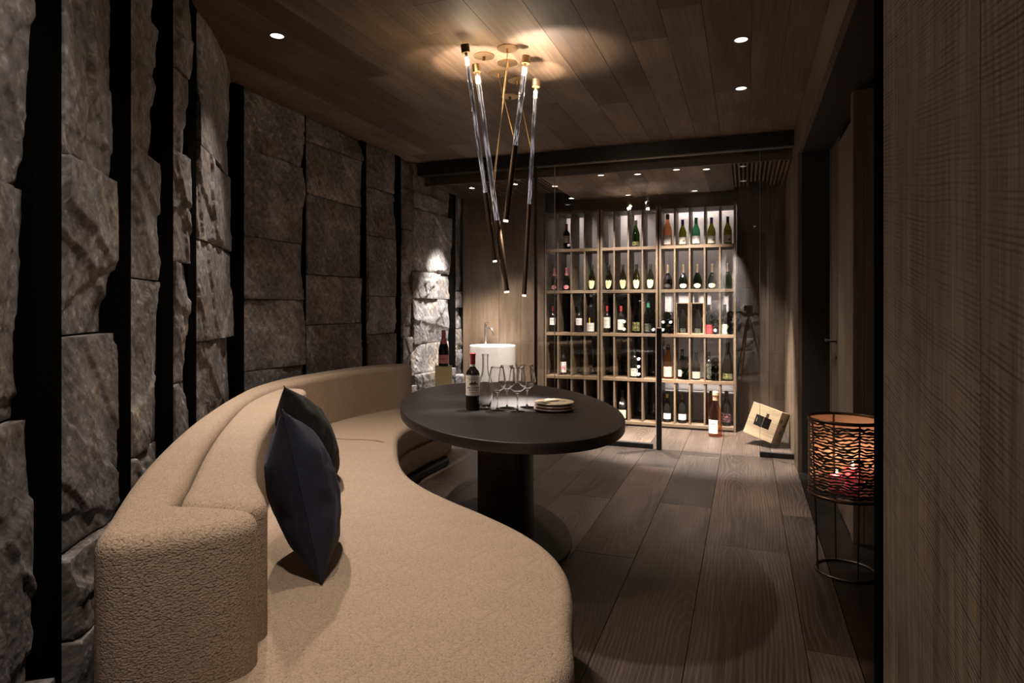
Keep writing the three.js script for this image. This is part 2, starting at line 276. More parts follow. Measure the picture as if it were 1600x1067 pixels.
  column(near, 1.604, 1.948, [0.3, 0.75, 1.41, 1.9, 2.45], 0.011, 0.045);
  column(near, 2.104, 2.501, [0.37, 0.6, 1.218, 1.73, 2.4], 0.010, 0.04);
  column(near, 2.662, 3.45, [0.36, 1.02, 1.6, 2.2], 0.012, 0.03);
  column(near, 3.61, 4.3, [0.5, 1.1, 1.5, 2.0], 0.03, 0.03);
  column(near, 4.46, 5.1, [0.4, 0.9, 1.45, 2.2], 0.03, 0.03);
  column(near, 5.26, 6.2, [0.45, 0.7, 1.2, 1.7, 2.3], 0.022, 0.03);
  // far run, s is z
  column(far, -4.105, -3.45, [0.3, 0.856, 1.36, 1.80, 2.40], 0.016, 0);
  column(far, -4.921, -4.144, [0.35, 0.75, 1.163, 1.57, 2.206, 2.627], 0.016, 0);
  column(far, -5.48, -4.994, [0.5, 1.05, 1.41, 1.97, 2.42], 0.018, 0);
  column(far, -5.836, -5.616, [0.5, 1.0, 1.56, 2.1], 0.018, 0);
  column(far, -6.757, -5.842, [0.3, 0.6, 0.91, 1.40, 1.69, 2.35, 2.52], 0.014, 0);
  column(far, -7.06, -6.90, [0.5, 0.8, 1.05, 1.3, 1.5, 2.1], 0.018, 0);
  // black fins in the slots and the backing behind everything
  const runs = { near: [[0.992, 1.167], [1.407, 1.604], [1.948, 2.104], [2.501, 2.662], [3.45, 3.61], [4.3, 4.46], [5.1, 5.26], [6.2, 6.5]], far: [[-4.144, -4.105], [-4.994, -4.921], [-5.616, -5.48], [-6.90, -6.757]] };
  for (const [k, L] of Object.entries(runs)) for (const [s0, s1] of L) {
    const f = k === 'near' ? near : far, g = new THREE.BoxGeometry(s1 - s0 - 0.006, CEIL, 0.1);
    const m = part(wall, 'metal_fin', g, M.fin); const c = f.o.clone().addScaledVector(f.a, (s0 + s1) / 2).addScaledVector(f.n, k === 'near' ? -0.05 : -0.06); m.position.set(c.x, CEIL / 2, c.z); m.rotation.y = Math.atan2(f.n.x, f.n.z);
  }
  part(wall, 'metal_fin', box(-3.33, -3.235, 0, CEIL, -3.45, -3.36), M.fin);
  const bg = new THREE.BoxGeometry(7.2, CEIL + 0.2, 0.12), b = part(wall, 'backing', bg, M.void), c = near.o.clone().addScaledVector(near.a, 3.2).addScaledVector(near.n, -0.215); b.position.set(c.x, CEIL / 2, c.z); b.rotation.y = Math.atan2(near.n.x, near.n.z);
  part(wall, 'backing', box(-3.6, -3.4, -0.1, CEIL + 0.1, -7.8, -3.2), M.void);
}

// ---------------------------------------------------------------- right wall, opening, niche with a door
{
  const w = structure('wall_right'), X = 0.39, r = mulberry(9);
  const cuts = [2.4, 1.55, 0.8, 0.1, -0.62, -1.339, -2.184];
  for (let i = 0; i + 1 < cuts.length; i++) part(w, 'panel', box(X, X + 0.03, 0, CEIL, cuts[i + 1] + 0.002, cuts[i] - 0.002, 'y', 0.0015), M.panel[i % 3]);
  part(w, 'masonry', box(X + 0.03, X + 0.25, -0.1, CEIL + 0.1, -2.184, 2.5), M.void);
  part(w, 'fascia_board', box(X, X + 0.03, 2.53, CEIL, -4.2, -2.19, 'z'), M.wallwood[1]);
  part(w, 'fascia_board', box(X, X + 0.03, 2.53, CEIL, -5.95, -4.202, 'z'), M.wallwood[2]);
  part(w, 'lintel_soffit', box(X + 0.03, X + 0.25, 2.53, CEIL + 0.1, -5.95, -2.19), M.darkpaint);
  part(w, 'black_jamb', box(X - 0.004, X + 0.25, 0, 2.53, -2.306, -2.186), M.fin);
  part(w, 'wood_jamb', box(X, X + 0.03, 0, 2.53, -5.95, -5.52, 'y'), M.wallwood[0]);
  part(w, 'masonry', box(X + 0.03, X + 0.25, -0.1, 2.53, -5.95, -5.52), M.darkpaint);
  part(w, 'panel', box(X, X + 0.03, 0, CEIL, -6.75, -5.953, 'y'), M.wallwood[1]);
  part(w, 'panel', box(X, X + 0.03, 0, CEIL, -7.7, -6.752, 'y'), M.wallwood[3]);
  part(w, 'masonry', box(X + 0.03, X + 0.25, -0.1, CEIL, -7.8, -5.95), M.void);
  const n = structure('wall_niche');
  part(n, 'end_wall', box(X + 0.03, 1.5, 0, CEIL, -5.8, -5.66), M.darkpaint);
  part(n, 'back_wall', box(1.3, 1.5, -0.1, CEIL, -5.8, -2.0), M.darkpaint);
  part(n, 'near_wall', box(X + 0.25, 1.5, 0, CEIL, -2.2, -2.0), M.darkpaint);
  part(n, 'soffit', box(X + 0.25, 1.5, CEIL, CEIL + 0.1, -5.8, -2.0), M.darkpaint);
  part(n, 'wood_pillar', box(0.556, 0.612, 0, 2.5, -4.02, -3.93, 'y', 0.002), M.wallwood[0]);
  part(n, 'wood_pillar', box(0.614, 0.668, 0, 2.5, -4.02, -3.93, 'y', 0.002), M.wallwood[2]);
  part(n, 'metal_edge', box(0.60, 0.607, 0, 2.3, -5.658, -5.645), M.iron);
  const d = structure('door_1');
  part(d, 'door_panel', box(0.560, 0.60, 0.01, 2.36, -4.55, -4.022, 'y', 0.002), M.wallwood[1]);
  const df = part(d, 'door_frame', box(0.566, 0.62, 0.0, 2.42, -4.98, -4.552, 'y', 0.002), M.darkwood);
  part(d, 'frame_edge', box(0.560, 0.566, 0, 2.42, -4.985, -4.965, 'y'), M.rack[0]);
  part(df, 'door_handle', mergeGeometries([rod([0.566, 1.08, -4.70], [0.515, 1.08, -4.70], 0.009), rod([0.517, 1.08, -4.695], [0.517, 1.08, -4.82], 0.009), rod([0.567, 1.08, -4.70], [0.561, 1.08, -4.70], 0.024)]), M.black);
  part(df, 'keyhole_rose', rod([0.567, 0.98, -4.70], [0.560, 0.98, -4.70], 0.022), M.black);
}

// ---------------------------------------------------------------- walls behind: alcove, wine room
{
  const a = structure('wall_alcove'), r = mulberry(61);
  const cut = [-3.215, -3.10, -2.75, -2.48, -2.19];
  for (let i = 0; i < 4; i++) part(a, 'panel', box(cut[i] + 0.001, cut[i + 1] - 0.001, 0, LOW + 0.1, -7.06 - (i ? 0.01 : 0), -7.0 - (i ? 0.012 : 0), 'y', 0.0015), M.smoked[(i + 1) % 4]);
  part(a, 'masonry', box(-3.5, -2.19, -0.1, CEIL, -7.8, -7.08), M.void);
  const b = structure('wall_back');
  part(b, 'plaster', box(-2.19, -0.09, -0.05, 2.47, -7.75, -7.6), M.white);
  part(b, 'pelmet_board', box(-2.19, -0.09, 2.47, LOW + 0.1, -7.75, -7.58, 'x'), M.darkwood);
  const c2 = [-0.075, 0.08, 0.235, 0.39];
  for (let i = 0; i < 3; i++) part(b, 'panel', box(c2[i] + 0.001, c2[i + 1] - 0.001, 0, LOW + 0.1, -7.42, -7.37, 'y', 0.0015), M.smoked[i]);
  part(b, 'return_board', box(-0.09, -0.076, 0, LOW + 0.1, -7.6, -7.37, 'y'), M.darkwood);
  part(b, 'masonry', box(-3.6, 0.6, -0.1, CEIL + 0.2, -7.9, -7.75), M.void);
  part(b, 'ledge', box(-0.97, -0.09, 0, 0.34, -7.6, -7.46), M.white);
}
// glass front
{
  const g = structure('wall_glass'), Z = -5.95;
  part(g, 'head_track', box(-3.24, 0.389, 2.69, CEIL, Z - 0.06, Z + 0.04, 'x'), M.blackgloss);
  part(g, 'track_edge', box(-1.93, 0.389, 2.684, 2.69, Z - 0.02, Z - 0.008, 'x'), M.steel);
  const pane = (x0, x1) => part(g, 'glass_pane', new THREE.PlaneGeometry(x1 - x0, 2.68).translate((x0 + x1) / 2, 1.345, Z), M.pane);
  pane(-3.2, -1.955); pane(-1.93, -1.752); pane(-1.746, -0.80); pane(0.118, 0.388);
  part(g, 'black_post', box(-1.953, -1.932, 0, 2.69, Z - 0.02, Z + 0.02), M.black);
  part(g, 'joint_strip', box(-1.752, -1.746, 0, 2.69, Z - 0.004, Z + 0.004), M.steel);
  part(g, 'joint_strip', box(0.1155, 0.1185, 0, 2.69, Z - 0.004, Z + 0.004), M.steel);
  part(g, 'base_rail', box(-1.24, -0.802, 0, 0.045, Z - 0.02, Z + 0.02, 'x', 0.003), M.black);
  part(g, 'base_rail', box(0.118, 0.388, 0, 0.045, Z - 0.02, Z + 0.02, 'x', 0.003), M.black);
  const d = structure('door_2');
  part(d, 'glass_pane', new THREE.PlaneGeometry(0.905, 2.675).translate(-0.342, 1.345, Z), M.pane);
  part(d, 'door_handle', box(-0.768, -0.722, 0.004, 1.117, Z + 0.005, Z + 0.04, 'y', 0.004), M.black);
}

// ---------------------------------------------------------------- sofa
function slab(pts, y0, y1, r, { seg = 7, smooth = 8, tension = 0.5 } = {}) {
  const c = new THREE.CatmullRomCurve3(pts.map(p => V3(p[0], 0, p[1])), true, 'centripetal', tension), P = c.getPoints(pts.length * smooth);
  const s = new THREE.Shape(P.slice(0, -1).map(p => new THREE.Vector2(p.x, -p.z)));
  let g = new THREE.ExtrudeGeometry(s, { depth: y1 - y0 - 2 * r, bevelEnabled: true, bevelSize: r, bevelOffset: -r, bevelThickness: r, bevelSegments: seg, steps: 1, curveSegments: 1 });
  g.rotateX(-Math.PI / 2); g.translate(0, y0 + r, 0); g.deleteAttribute('normal'); g.deleteAttribute('uv');
  return boxUV(toCreasedNormals(g, 0.75), 'x');
}
{
  const s = thing('curved_sofa', 'large curved banquette sofa in nubby beige boucle along the stone wall', 'sofa');
  const inner = [[-0.397, -1.495], [-0.45, -1.70], [-0.5, -1.90], [-0.566, -2.064], [-0.666, -2.209], [-0.812, -2.346], [-1.036, -2.496], [-1.291, -2.646], [-1.504, -2.796], [-1.67, -2.95], [-1.86, -3.188], [-2.07, -3.522], [-2.22, -3.79], [-2.31, -4.05], [-2.345, -4.38], [-2.34, -4.75], [-2.38, -4.93]];
  const outer = [[-2.6, -4.98], [-2.88, -4.90], [-3.05, -4.4], [-3.03, -3.7], [-2.75, -3.0], [-2.3, -2.35], [-1.85, -1.75], [-1.45, -1.27], [-1.2, -1.05], [-0.9, -0.98], [-0.6, -1.13], [-0.44, -1.32]];
  const seat = [...inner, ...outer];
  part(s, 'seat', slab(seat, 0.235, 0.43, 0.045), M.boucle);
  part(s, 'seam', tube([[-2.92, 0.429, -4.0], [-2.862, 0.431, -3.788], [-2.73, 0.4315, -3.69], [-2.62, 0.4315, -3.56], [-2.48, 0.4315, -3.55], [-2.34, 0.4315, -3.58], [-2.20, 0.4305, -3.56], [-2.09, 0.40, -3.53]], 0.0034, 60, 8), M.boucle);
  part(s, 'base', slab(seat, 0.05, 0.235, 0.06), M.boucle);
  part(s, 'plinth', slab(seat.map(([x, z], i) => [lerp(x, -1.9, 0.09), lerp(z, -2.9, 0.06)]), 0, 0.055, 0.01, { seg: 1, smooth: 3 }), M.black);
  const shellOut = [[-1.335, -0.985], [-1.47, -1.12], [-1.715, -1.386], [-2.04, -1.787], [-2.38, -2.256], [-2.74, -2.82], [-2.97, -3.25], [-3.12, -3.75], [-3.15, -4.25], [-3.13, -4.6], [-3.04, -4.90], [-2.9, -5.02], [-2.78, -4.97]];
  const shellIn = [[-2.78, -4.86], [-2.87, -4.62], [-2.925, -4.3], [-2.92, -3.9], [-2.865, -3.5], [-2.755, -3.13], [-2.55, -2.73], [-2.16, -2.17], [-1.83, -1.75], [-1.53, -1.405], [-1.425, -1.275], [-1.39, -1.24], [-1.27, -1.262], [-1.155, -1.268], [-1.12, -1.235], [-1.112, -1.19], [-1.135, -1.14], [-1.215, -1.05], [-1.29, -0.985]];
  part(s, 'back', slab([...shellOut, ...shellIn], 0.06, 0.80, 0.045, { smooth: 6 }), M.boucle);
  const cush = [[-1.415, -1.28], [-1.54, -1.425], [-1.83, -1.765], [-2.16, -2.185], [-2.55, -2.745], [-2.73, -3.12], [-2.765, -3.24], [-2.73, -3.31], [-2.62, -3.31], [-2.53, -3.21], [-2.36, -2.87], [-2.06, -2.375], [-1.725, -1.915], [-1.41, -1.56], [-1.24, -1.405], [-1.19, -1.345], [-1.20, -1.295], [-1.28, -1.275], [-1.375, -1.255]];
  part(s, 'back_cushion', slab(cush, 0.39, 0.79, 0.036, { smooth: 6 }), M.boucle);
}
// ---------------------------------------------------------------- pillows
function pillow(name, label, c, T, mat, seed) {
  const o = thing(name, label, 'cushion', c[0], 0), N = 40, base = V3(...c[0]);
  const [bn, tn, tf, bf] = c.map(p => V3(...p).sub(base));
  const nrm = tf.clone().sub(bn).cross(tn.clone().sub(bf)).normalize(); const geos = [];
  for (const side of [1, -1]) {
    const g = new THREE.PlaneGeometry(1, 1, N, N), p = g.attributes.position, uv = g.attributes.uv;
    for (let i = 0; i < p.count; i++) {
      let a = uv.getX(i), b = uv.getY(i); const A = 2 * a - 1, B = 2 * b - 1;
      const a2 = 0.5 + A / 2 * (1 - 0.07 * (1 - B * B)), b2 = 0.5 + B / 2 * (1 - 0.07 * (1 - A * A));
      const q = bn.clone().lerp(bf, a2).lerp(tn.clone().lerp(tf, a2), b2);
      const e = Math.pow(clamp(1 - A * A), 0.55) * Math.pow(clamp(1 - B * B), 0.55), cr = 0.010 * n3(A * 2.4, B * 3.2, seed) + 0.012 * Math.abs(n3(A * 1.3 + B, B * 2.0 - A, seed + 4));
      q.addScaledVector(nrm, side * (T * e * (side > 0 ? 1 : 1.25) + cr * Math.min(1, e * 2)));
      p.setXYZ(i, q.x, q.y, q.z);
    }
    if (side < 0) { const ix = g.index.array; for (let i = 0; i < ix.length; i += 3) { const t = ix[i]; ix[i] = ix[i + 1]; ix[i + 1] = t; } }
    uv.needsUpdate = true; for (let i = 0; i < uv.count; i++) uv.setXY(i, uv.getX(i) * 0.5, uv.getY(i) * 0.5);
    g.computeVertexNormals(); geos.push(g);
  }
  part(o, 'cover', geos[0], mat); part(o, 'cover', geos[1], mat);
  const e = []; for (const [p, q] of [[bn, tn], [tn, tf], [tf, bf], [bf, bn]]) for (let k = 0; k < 10; k++) { const t = k / 10, m = p.clone().lerp(q, t), ctr = bn.clone().add(tf).multiplyScalar(0.5); const dir = ctr.sub(p.clone().lerp(q, 0.5)); m.addScaledVector(dir, 0.07 * 4 * t * (1 - t)); e.push([m.x, m.y, m.z]); }
  part(o, 'seam', tube(e, 0.0022, 120, 6, true), mat); return o;
}
pillow('throw_pillow', 'dark navy velvet throw pillow leaning on the sofa back, nearest the camera', [[-1.245, 0.435, -1.656], [-1.35, 0.985, -1.60], [-1.63, 0.86, -2.0], [-1.52, 0.435, -2.06]], 0.10, M.navy, 3);
pillow('throw_pillow', 'black velvet throw pillow on the sofa, half hidden behind the navy pillow', [[-1.80, 0.435, -2.46], [-1.89, 0.96, -2.25], [-2.16, 0.85, -2.62], [-2.08, 0.435, -2.86]], 0.105, M.blackvelvet, 8);

// ---------------------------------------------------------------- table and what stands on it
const TT = 0.74;
{
  const t = thing('oval_table', 'large black-brown oval table on a thick column base', 'table', [-1.322, 0, -3.46], 0);
  const ell = (a, b, turn, n = 96) => Array.from({ length: n }, (_, i) => { const k = i / n * 2 * Math.PI, c = Math.cos(k), s = Math.sin(k), x = a * Math.sign(c) * Math.pow(Math.abs(c), 0.96), y = b * Math.sign(s) * Math.pow(Math.abs(s), 0.96); return [x * Math.cos(turn) - y * Math.sin(turn), x * Math.sin(turn) + y * Math.cos(turn)]; });
  const ang = Math.atan2(0.8528, 0.5222); // long axis heads away from the camera and left
  const oval = (a, b, y0, y1, r, n) => { const s = new THREE.Shape(ell(a, b, ang, n).map(([x, z]) => new THREE.Vector2(-x, z))); let g = new THREE.ExtrudeGeometry(s, { depth: y1 - y0 - 2 * r, bevelEnabled: true, bevelSize: r, bevelOffset: -r, bevelThickness: r, bevelSegments: 3, steps: 1 }); g.rotateX(-Math.PI / 2); g.translate(0, y0 + r, 0); g.deleteAttribute('normal'); g.deleteAttribute('uv'); return boxUV(toCreasedNormals(g, 0.5), 'x'); };
  part(t, 'tabletop', oval(1.09, 0.60, TT - 0.050, TT, 0.005, 128), M.table);
  const leg = oval(0.36, 0.15, 0.02, TT - 0.05, 0.01, 64);
  part(t, 'column', leg, M.tableleg);
  part(t, 'foot_plate', oval(0.62, 0.36, 0, 0.02, 0.004, 64), M.tableleg);
}
// bottles: outline by kind, heights as shares of the whole
const PROF = {
  bordeaux: [[0, 0], [0.94, 0], [1, 0.02], [1, 0.6], [0.98, 0.63], [0.85, 0.68], [0.55, 0.725], [0.40, 0.75], [0.37, 0.79], [0.36, 0.955], [0.41, 0.958], [0.41, 0.985], [0.36, 1]],
  burgundy: [[0, 0], [0.94, 0], [1, 0.02], [1, 0.46], [0.97, 0.52], [0.86, 0.58], [0.66, 0.655], [0.48, 0.72], [0.38, 0.78], [0.345, 0.84], [0.335, 0.955], [0.38, 0.96], [0.38, 0.985], [0.33, 1]],
  champagne: [[0, 0], [0.94, 0], [1, 0.02], [1, 0.42], [0.97, 0.48], [0.87, 0.55], [0.66, 0.645], [0.46, 0.73], [0.38, 0.79], [0.36, 0.90], [0.42, 0.905], [0.42, 0.93], [0.38, 0.935], [0.39, 0.985], [0.33, 1]],
  flask: [[0, 0], [0.72, 0], [0.8, 0.02], [0.97, 0.18], [1, 0.27], [0.95, 0.37], [0.8, 0.47], [0.58, 0.56], [0.38, 0.65], [0.29, 0.74], [0.27, 0.89], [0.31, 0.895], [0.31, 0.93], [0.28, 0.935], [0.28, 0.985], [0.22, 1]],
  tall: [[0, 0], [0.94, 0], [1, 0.015], [1, 0.36], [0.96, 0.42], [0.8, 0.52], [0.56, 0.64], [0.38, 0.76], [0.32, 0.84], [0.31, 0.955], [0.35, 0.96], [0.35, 0.985], [0.3, 1]],
};
const radAt = (P, h, r, y) => { const q = y / h; for (let i = 1; i < P.length; i++) if (P[i][1] >= q) { const [a, b] = [P[i - 1], P[i]], t = b[1] > a[1] ? (q - a[1]) / (b[1] - a[1]) : 0; return lerp(a[0], b[0], t) * r; } return 0; };
function wrap(P, h, r, half, lo, hi, turn = 0) { // a label that follows the glass: lo/hi give its edge at each angle share -1..1
  const N = 20, K = 8, pos = [], uv = [], idx = []; let y0 = 9, y1 = -9; for (let i = 0; i <= N; i++) { const t = i / N * 2 - 1; y0 = Math.min(y0, lo(t)); y1 = Math.max(y1, hi(t)); }
  for (let i = 0; i <= N; i++) for (let j = 0; j <= K; j++) { const t = i / N * 2 - 1, y = lerp(lo(t), hi(t), j / K), R = radAt(P, h, r, y) + 0.0007, a = t * half + turn; pos.push(R * Math.sin(a), y, R * Math.cos(a)); uv.push(i / N, (y - y0) / (y1 - y0)); }
  for (let i = 0; i < N; i++) for (let j = 0; j < K; j++) { const a = i * (K + 1) + j, b = a + K + 1; idx.push(a, b, a + 1, b, b + 1, a + 1); }
  const g = new THREE.BufferGeometry(); g.setAttribute('position', new THREE.Float32BufferAttribute(pos, 3)); g.setAttribute('uv', new THREE.Float32BufferAttribute(uv, 2)); g.setIndex(idx); g.computeVertexNormals(); return g;
}
const glassM = {}; // bottle glass: thin tinted walls, or dark where red wine fills it
const see = (c) => phy({ color: col(...c), transmission: 1, thickness: 0, roughness: 0.02, ior: 1.55 });
Object.assign(glassM, {
  dark: std({ color: col(0.008, 0.007, 0.006), roughness: 0.1 }), darkgreen: see([0.05, 0.07, 0.03]), green: see([0.12, 0.22, 0.06]), olive: see([0.34, 0.33, 0.07]), palegreen: see([0.35, 0.5, 0.36]), teal: see([0.22, 0.48, 0.33]), rose: see([0.82, 0.50, 0.30]), gold: see([0.84, 0.52, 0.22]),
});
const capM = Object.fromEntries(Object.entries({ red: [0.32, 0.03, 0.03], black: [0.01, 0.009, 0.008], blue: [0.06, 0.06, 0.42], teal: [0.05, 0.33, 0.30], pink: [0.55, 0.17, 0.18], white: [0.8, 0.78, 0.74], bronze: [0.10, 0.075, 0.05], gold: [0.45, 0.33, 0.12], green: [0.03, 0.15, 0.09], rosegold: [0.55, 0.30, 0.20] }).map(([k, c]) => [k, std({ color: col(...c), roughness: 0.4, metalness: 0.1 })]));
const lr = mulberry(99);
function print(bg, ink, kind) { // paper label with print; the small lettering cannot be read in the photograph
  return std({ roughness: 0.7, map: canvasTex(128, 128, (c, w, h) => {
    c.fillStyle = bg; c.fillRect(0, 0, w, h); c.fillStyle = ink; c.strokeStyle = ink;
    const line = (y, hh, ww) => { const n = 7; for (let i = 0; i < n; i++) { const x = w / 2 - ww / 2 + i * ww / n; c.fillRect(x, y, ww / n * (0.5 + 0.4 * lr()), hh); } };
    if (kind === 'chateau') { c.fillRect(0, 2, w, 1.5); c.fillRect(0, 18, w, 1.5); line(26, 4, 60); c.fillRect(44, 46, 36, 10); c.fillRect(36, 52, 56, 8); c.fillRect(52, 38, 6, 12); c.fillRect(66, 40, 12, 8); line(64, 3, 40); line(76, 6, 84); line(90, 5, 60); line(106, 3, 70); }
    else if (kind === 'lines') { line(34, 8, 70); line(54, 5, 50); line(84, 4, 60); line(98, 3, 44); }
    else if (kind === 'oval') { line(56, 10, 70); line(76, 4, 40); }
    else if (kind === 'shield') { line(40, 6, 70); line(56, 8, 84); line(76, 5, 54); }
    else if (kind === 'MIS') { c.font = 'bold 52px serif'; c.textAlign = 'center'; c.fillText('M I', 64, 54); c.fillText('S', 72, 112); }
    else if (kind === 'N') { c.font = 'bold 66px sans-serif'; c.textAlign = 'center'; c.lineWidth = 9; c.beginPath(); c.arc(34, 76, 18, 0, 7); c.stroke(); c.fillText('N', 88, 100); }
    else if (kind === 'dot') { line(40, 4, 40); c.beginPath(); c.arc(88, 74, 14, 0, 7); c.fill(); c.fillRect(60, 74, 30, 4); }
    else if (kind === 'daisies') { for (const [x, y] of [[36, 34], [84, 44]]) { c.fillStyle = '#efe6d0'; for (let k = 0; k < 8; k++) { c.beginPath(); c.arc(x + 15 * Math.cos(k * 0.785), y + 15 * Math.sin(k * 0.785), 8, 0, 7); c.fill(); } c.fillStyle = '#2a1c0c'; c.beginPath(); c.arc(x, y, 8, 0, 7); c.fill(); } }
    else if (kind === 'ornament') { for (let k = 0; k < 40; k++) { c.beginPath(); c.arc(lr() * w, lr() * h, 3 + lr() * 8, 0, 4); c.lineWidth = 2.5; c.stroke(); } }
  }) });
}
const PL = { cream: print('#e4d6b4', '#5a4a34', 'lines'), ivory: print('#d8d0c2', '#574c40', 'lines'), white: print('#ded8d2', '#4a423c', 'lines'), chateau: print('#d6ccc2', '#4b3f3a', 'chateau'), pinkoval: print('#d88a8a', '#7a2c34', 'oval'), pink: print('#dd9a98', '#7c3038', 'oval'), shield: print('#d9cc9c', '#6a5a34', 'shield'), whiteoval: print('#d9cfbd', '#51443a', 'oval'), darkoval: print('#2b2824', '#77706a', 'oval'), red: print('#a8343a', '#7a1c22', 'lines'), MIS: print('#d8cfb8', '#26211c', 'MIS'), N: print('#d8d2cc', '#b23a56', 'N'), dot: print('#dfd6c4', '#3b332c', 'dot'), beige: print('#b6a68c', '#6a5c48', 'lines'), daisies: print('#0c0d0c', '#efe6d0', 'daisies'), ornament: print('#14160f', '#8f9478', 'ornament'), gold: print('#2c3418', '#b8a850', 'ornament'), pinkprint: print('#1a1012', '#c07078', 'ornament'), yellow: print('#c9a818', '#a88a10', 'lines') };
const bcache = {};
function bottle(spec, label, pos, turn = 0, group) {
  // spec: kind, height, radius, glass, cap colour, cap start, labels [material, from, to, half angle, shape]
  const [kind, h, r, glass, cap, c0, labels] = spec, P = PROF[kind], o = thing('bottle', label, 'bottle', pos, turn, group);
  part(o, 'bottle_glass', lathe(P.map(([x, y]) => [x * r, y * h]), 26), glassM[glass]);
  if (glassM[glass].transmission && (glass === 'darkgreen')) part(o, 'wine', lathe([[0.001, 0.006], [0.9, 0.006 / h * h], [0.9, 0.45], [0.5, 0.6], [0.001, 0.66]].map(([x, y], i) => [x * (i ? r : 1), i ? Math.max(0.006, y * h) : 0.006]), 18), glassM.dark);
  const cp = [[radAt(P, h, r, c0 * h) + 0.0008, c0 * h]]; for (const [x, y] of P) if (y > c0 && y < 1) cp.push([x * r + 0.0008, y * h]); cp.push([P[P.length - 1][0] * r, h + 0.0006], [0, h + 0.0012]);
  part(o, 'capsule', lathe(cp, 20), capM[cap]);
  for (const [m, a, b, half, shape] of labels) {
    const lo = shape === 'oval' ? t => (a + b) / 2 * h - (b - a) / 2 * h * Math.sqrt(Math.max(0, 1 - t * t)) : shape === 'shield' ? t => h * (a + (b - a) * 0.62 * Math.pow(Math.abs(t), 2.6)) : () => a * h;
    const hi = shape === 'oval' ? t => (a + b) / 2 * h + (b - a) / 2 * h * Math.sqrt(Math.max(0, 1 - t * t)) : shape === 'shield' ? t => h * (b - (b - a) * (0.06 + 0.07 * Math.cos(t * 9.4))) : () => b * h;
    part(o, 'label', wrap(P, h, r, half, lo, hi), PL[m]);
  }
  return o;
}
bottle(['bordeaux', 0.312, 0.0385, 'dark', 'red', 0.80, [['chateau', 0.26, 0.62, 1.5], ['white', 0.765, 0.80, 3.1]]], 'red wine bottle with a chateau label standing on the oval table', [-1.41, TT, -3.20], 0.55);
// carafe, four glasses
{
  const o = thing('carafe', 'clear glass carafe with a slim neck, behind the red wine bottle on the table', 'carafe', [-1.362, TT, -3.262]);
  part(o, 'body', lathe([[0.0005, 0.005], [0.026, 0.005], [0.031, 0.010], [0.037, 0.045], [0.043, 0.09], [0.044, 0.115], [0.041, 0.138], [0.032, 0.165], [0.022, 0.19], [0.0175, 0.215], [0.0165, 0.25], [0.017, 0.285], [0.018, 0.302], [0.0167, 0.3025], [0.0155, 0.285], [0.015, 0.25], [0.016, 0.215], [0.0205, 0.19], [0.0305, 0.165], [0.0395, 0.138], [0.0423, 0.115], [0.0413, 0.09], [0.0353, 0.046], [0.028, 0.014], [0.0005, 0.012]], 40), M.crystal);
  part(o, 'base', lathe([[0.0005, 0], [0.026, 0], [0.029, 0.003], [0.027, 0.0045], [0.0005, 0.0046]], 36), M.crystal);
  const gp = [['leftmost wine glass on the table, in front, beside the carafe', -1.274, -3.222], ['wine glass second from left on the table, standing further back', -1.258, -3.330], ['wine glass third from left on the table, standing in front', -1.156, -3.222], ['rightmost wine glass on the table, at the back beside the plates', -1.158, -3.385]];
  const first = thing('wine_glass', gp[0][0], 'glass', [gp[0][1], TT, gp[0][2]], 0, 'empty wine glasses on the table');
  part(first, 'bowl', lathe([[0.001, 0.098], [0.012, 0.102], [0.034, 0.118], [0.047, 0.138], [0.049, 0.15], [0.045, 0.185], [0.038, 0.222], [0.034, 0.238], [0.0328, 0.238], [0.0367, 0.222], [0.0437, 0.185], [0.0476, 0.15], [0.0456, 0.139], [0.033, 0.1195], [0.012, 0.104], [0.001, 0.103]], 40), M.crystal);
  part(first, 'stem', lathe([[0.012, 0.004], [0.006, 0.008], [0.0036, 0.02], [0.0032, 0.06], [0.0038, 0.08], [0.008, 0.094], [0.014, 0.103], [0.001, 0.1]], 16), M.crystal);
  part(first, 'foot', lathe([[0.0005, 0], [0.040, 0], [0.0405, 0.0015], [0.03, 0.0028], [0.012, 0.005], [0.0005, 0.006]], 36), M.crystal);
  for (const [l, x, z] of gp.slice(1)) { const c = first.clone(); c.name = numbered('wine_glass'); c.userData = { label: l, category: 'glass', group: 'empty wine glasses on the table' }; c.position.set(x, TT, z); scene.add(c); }
}
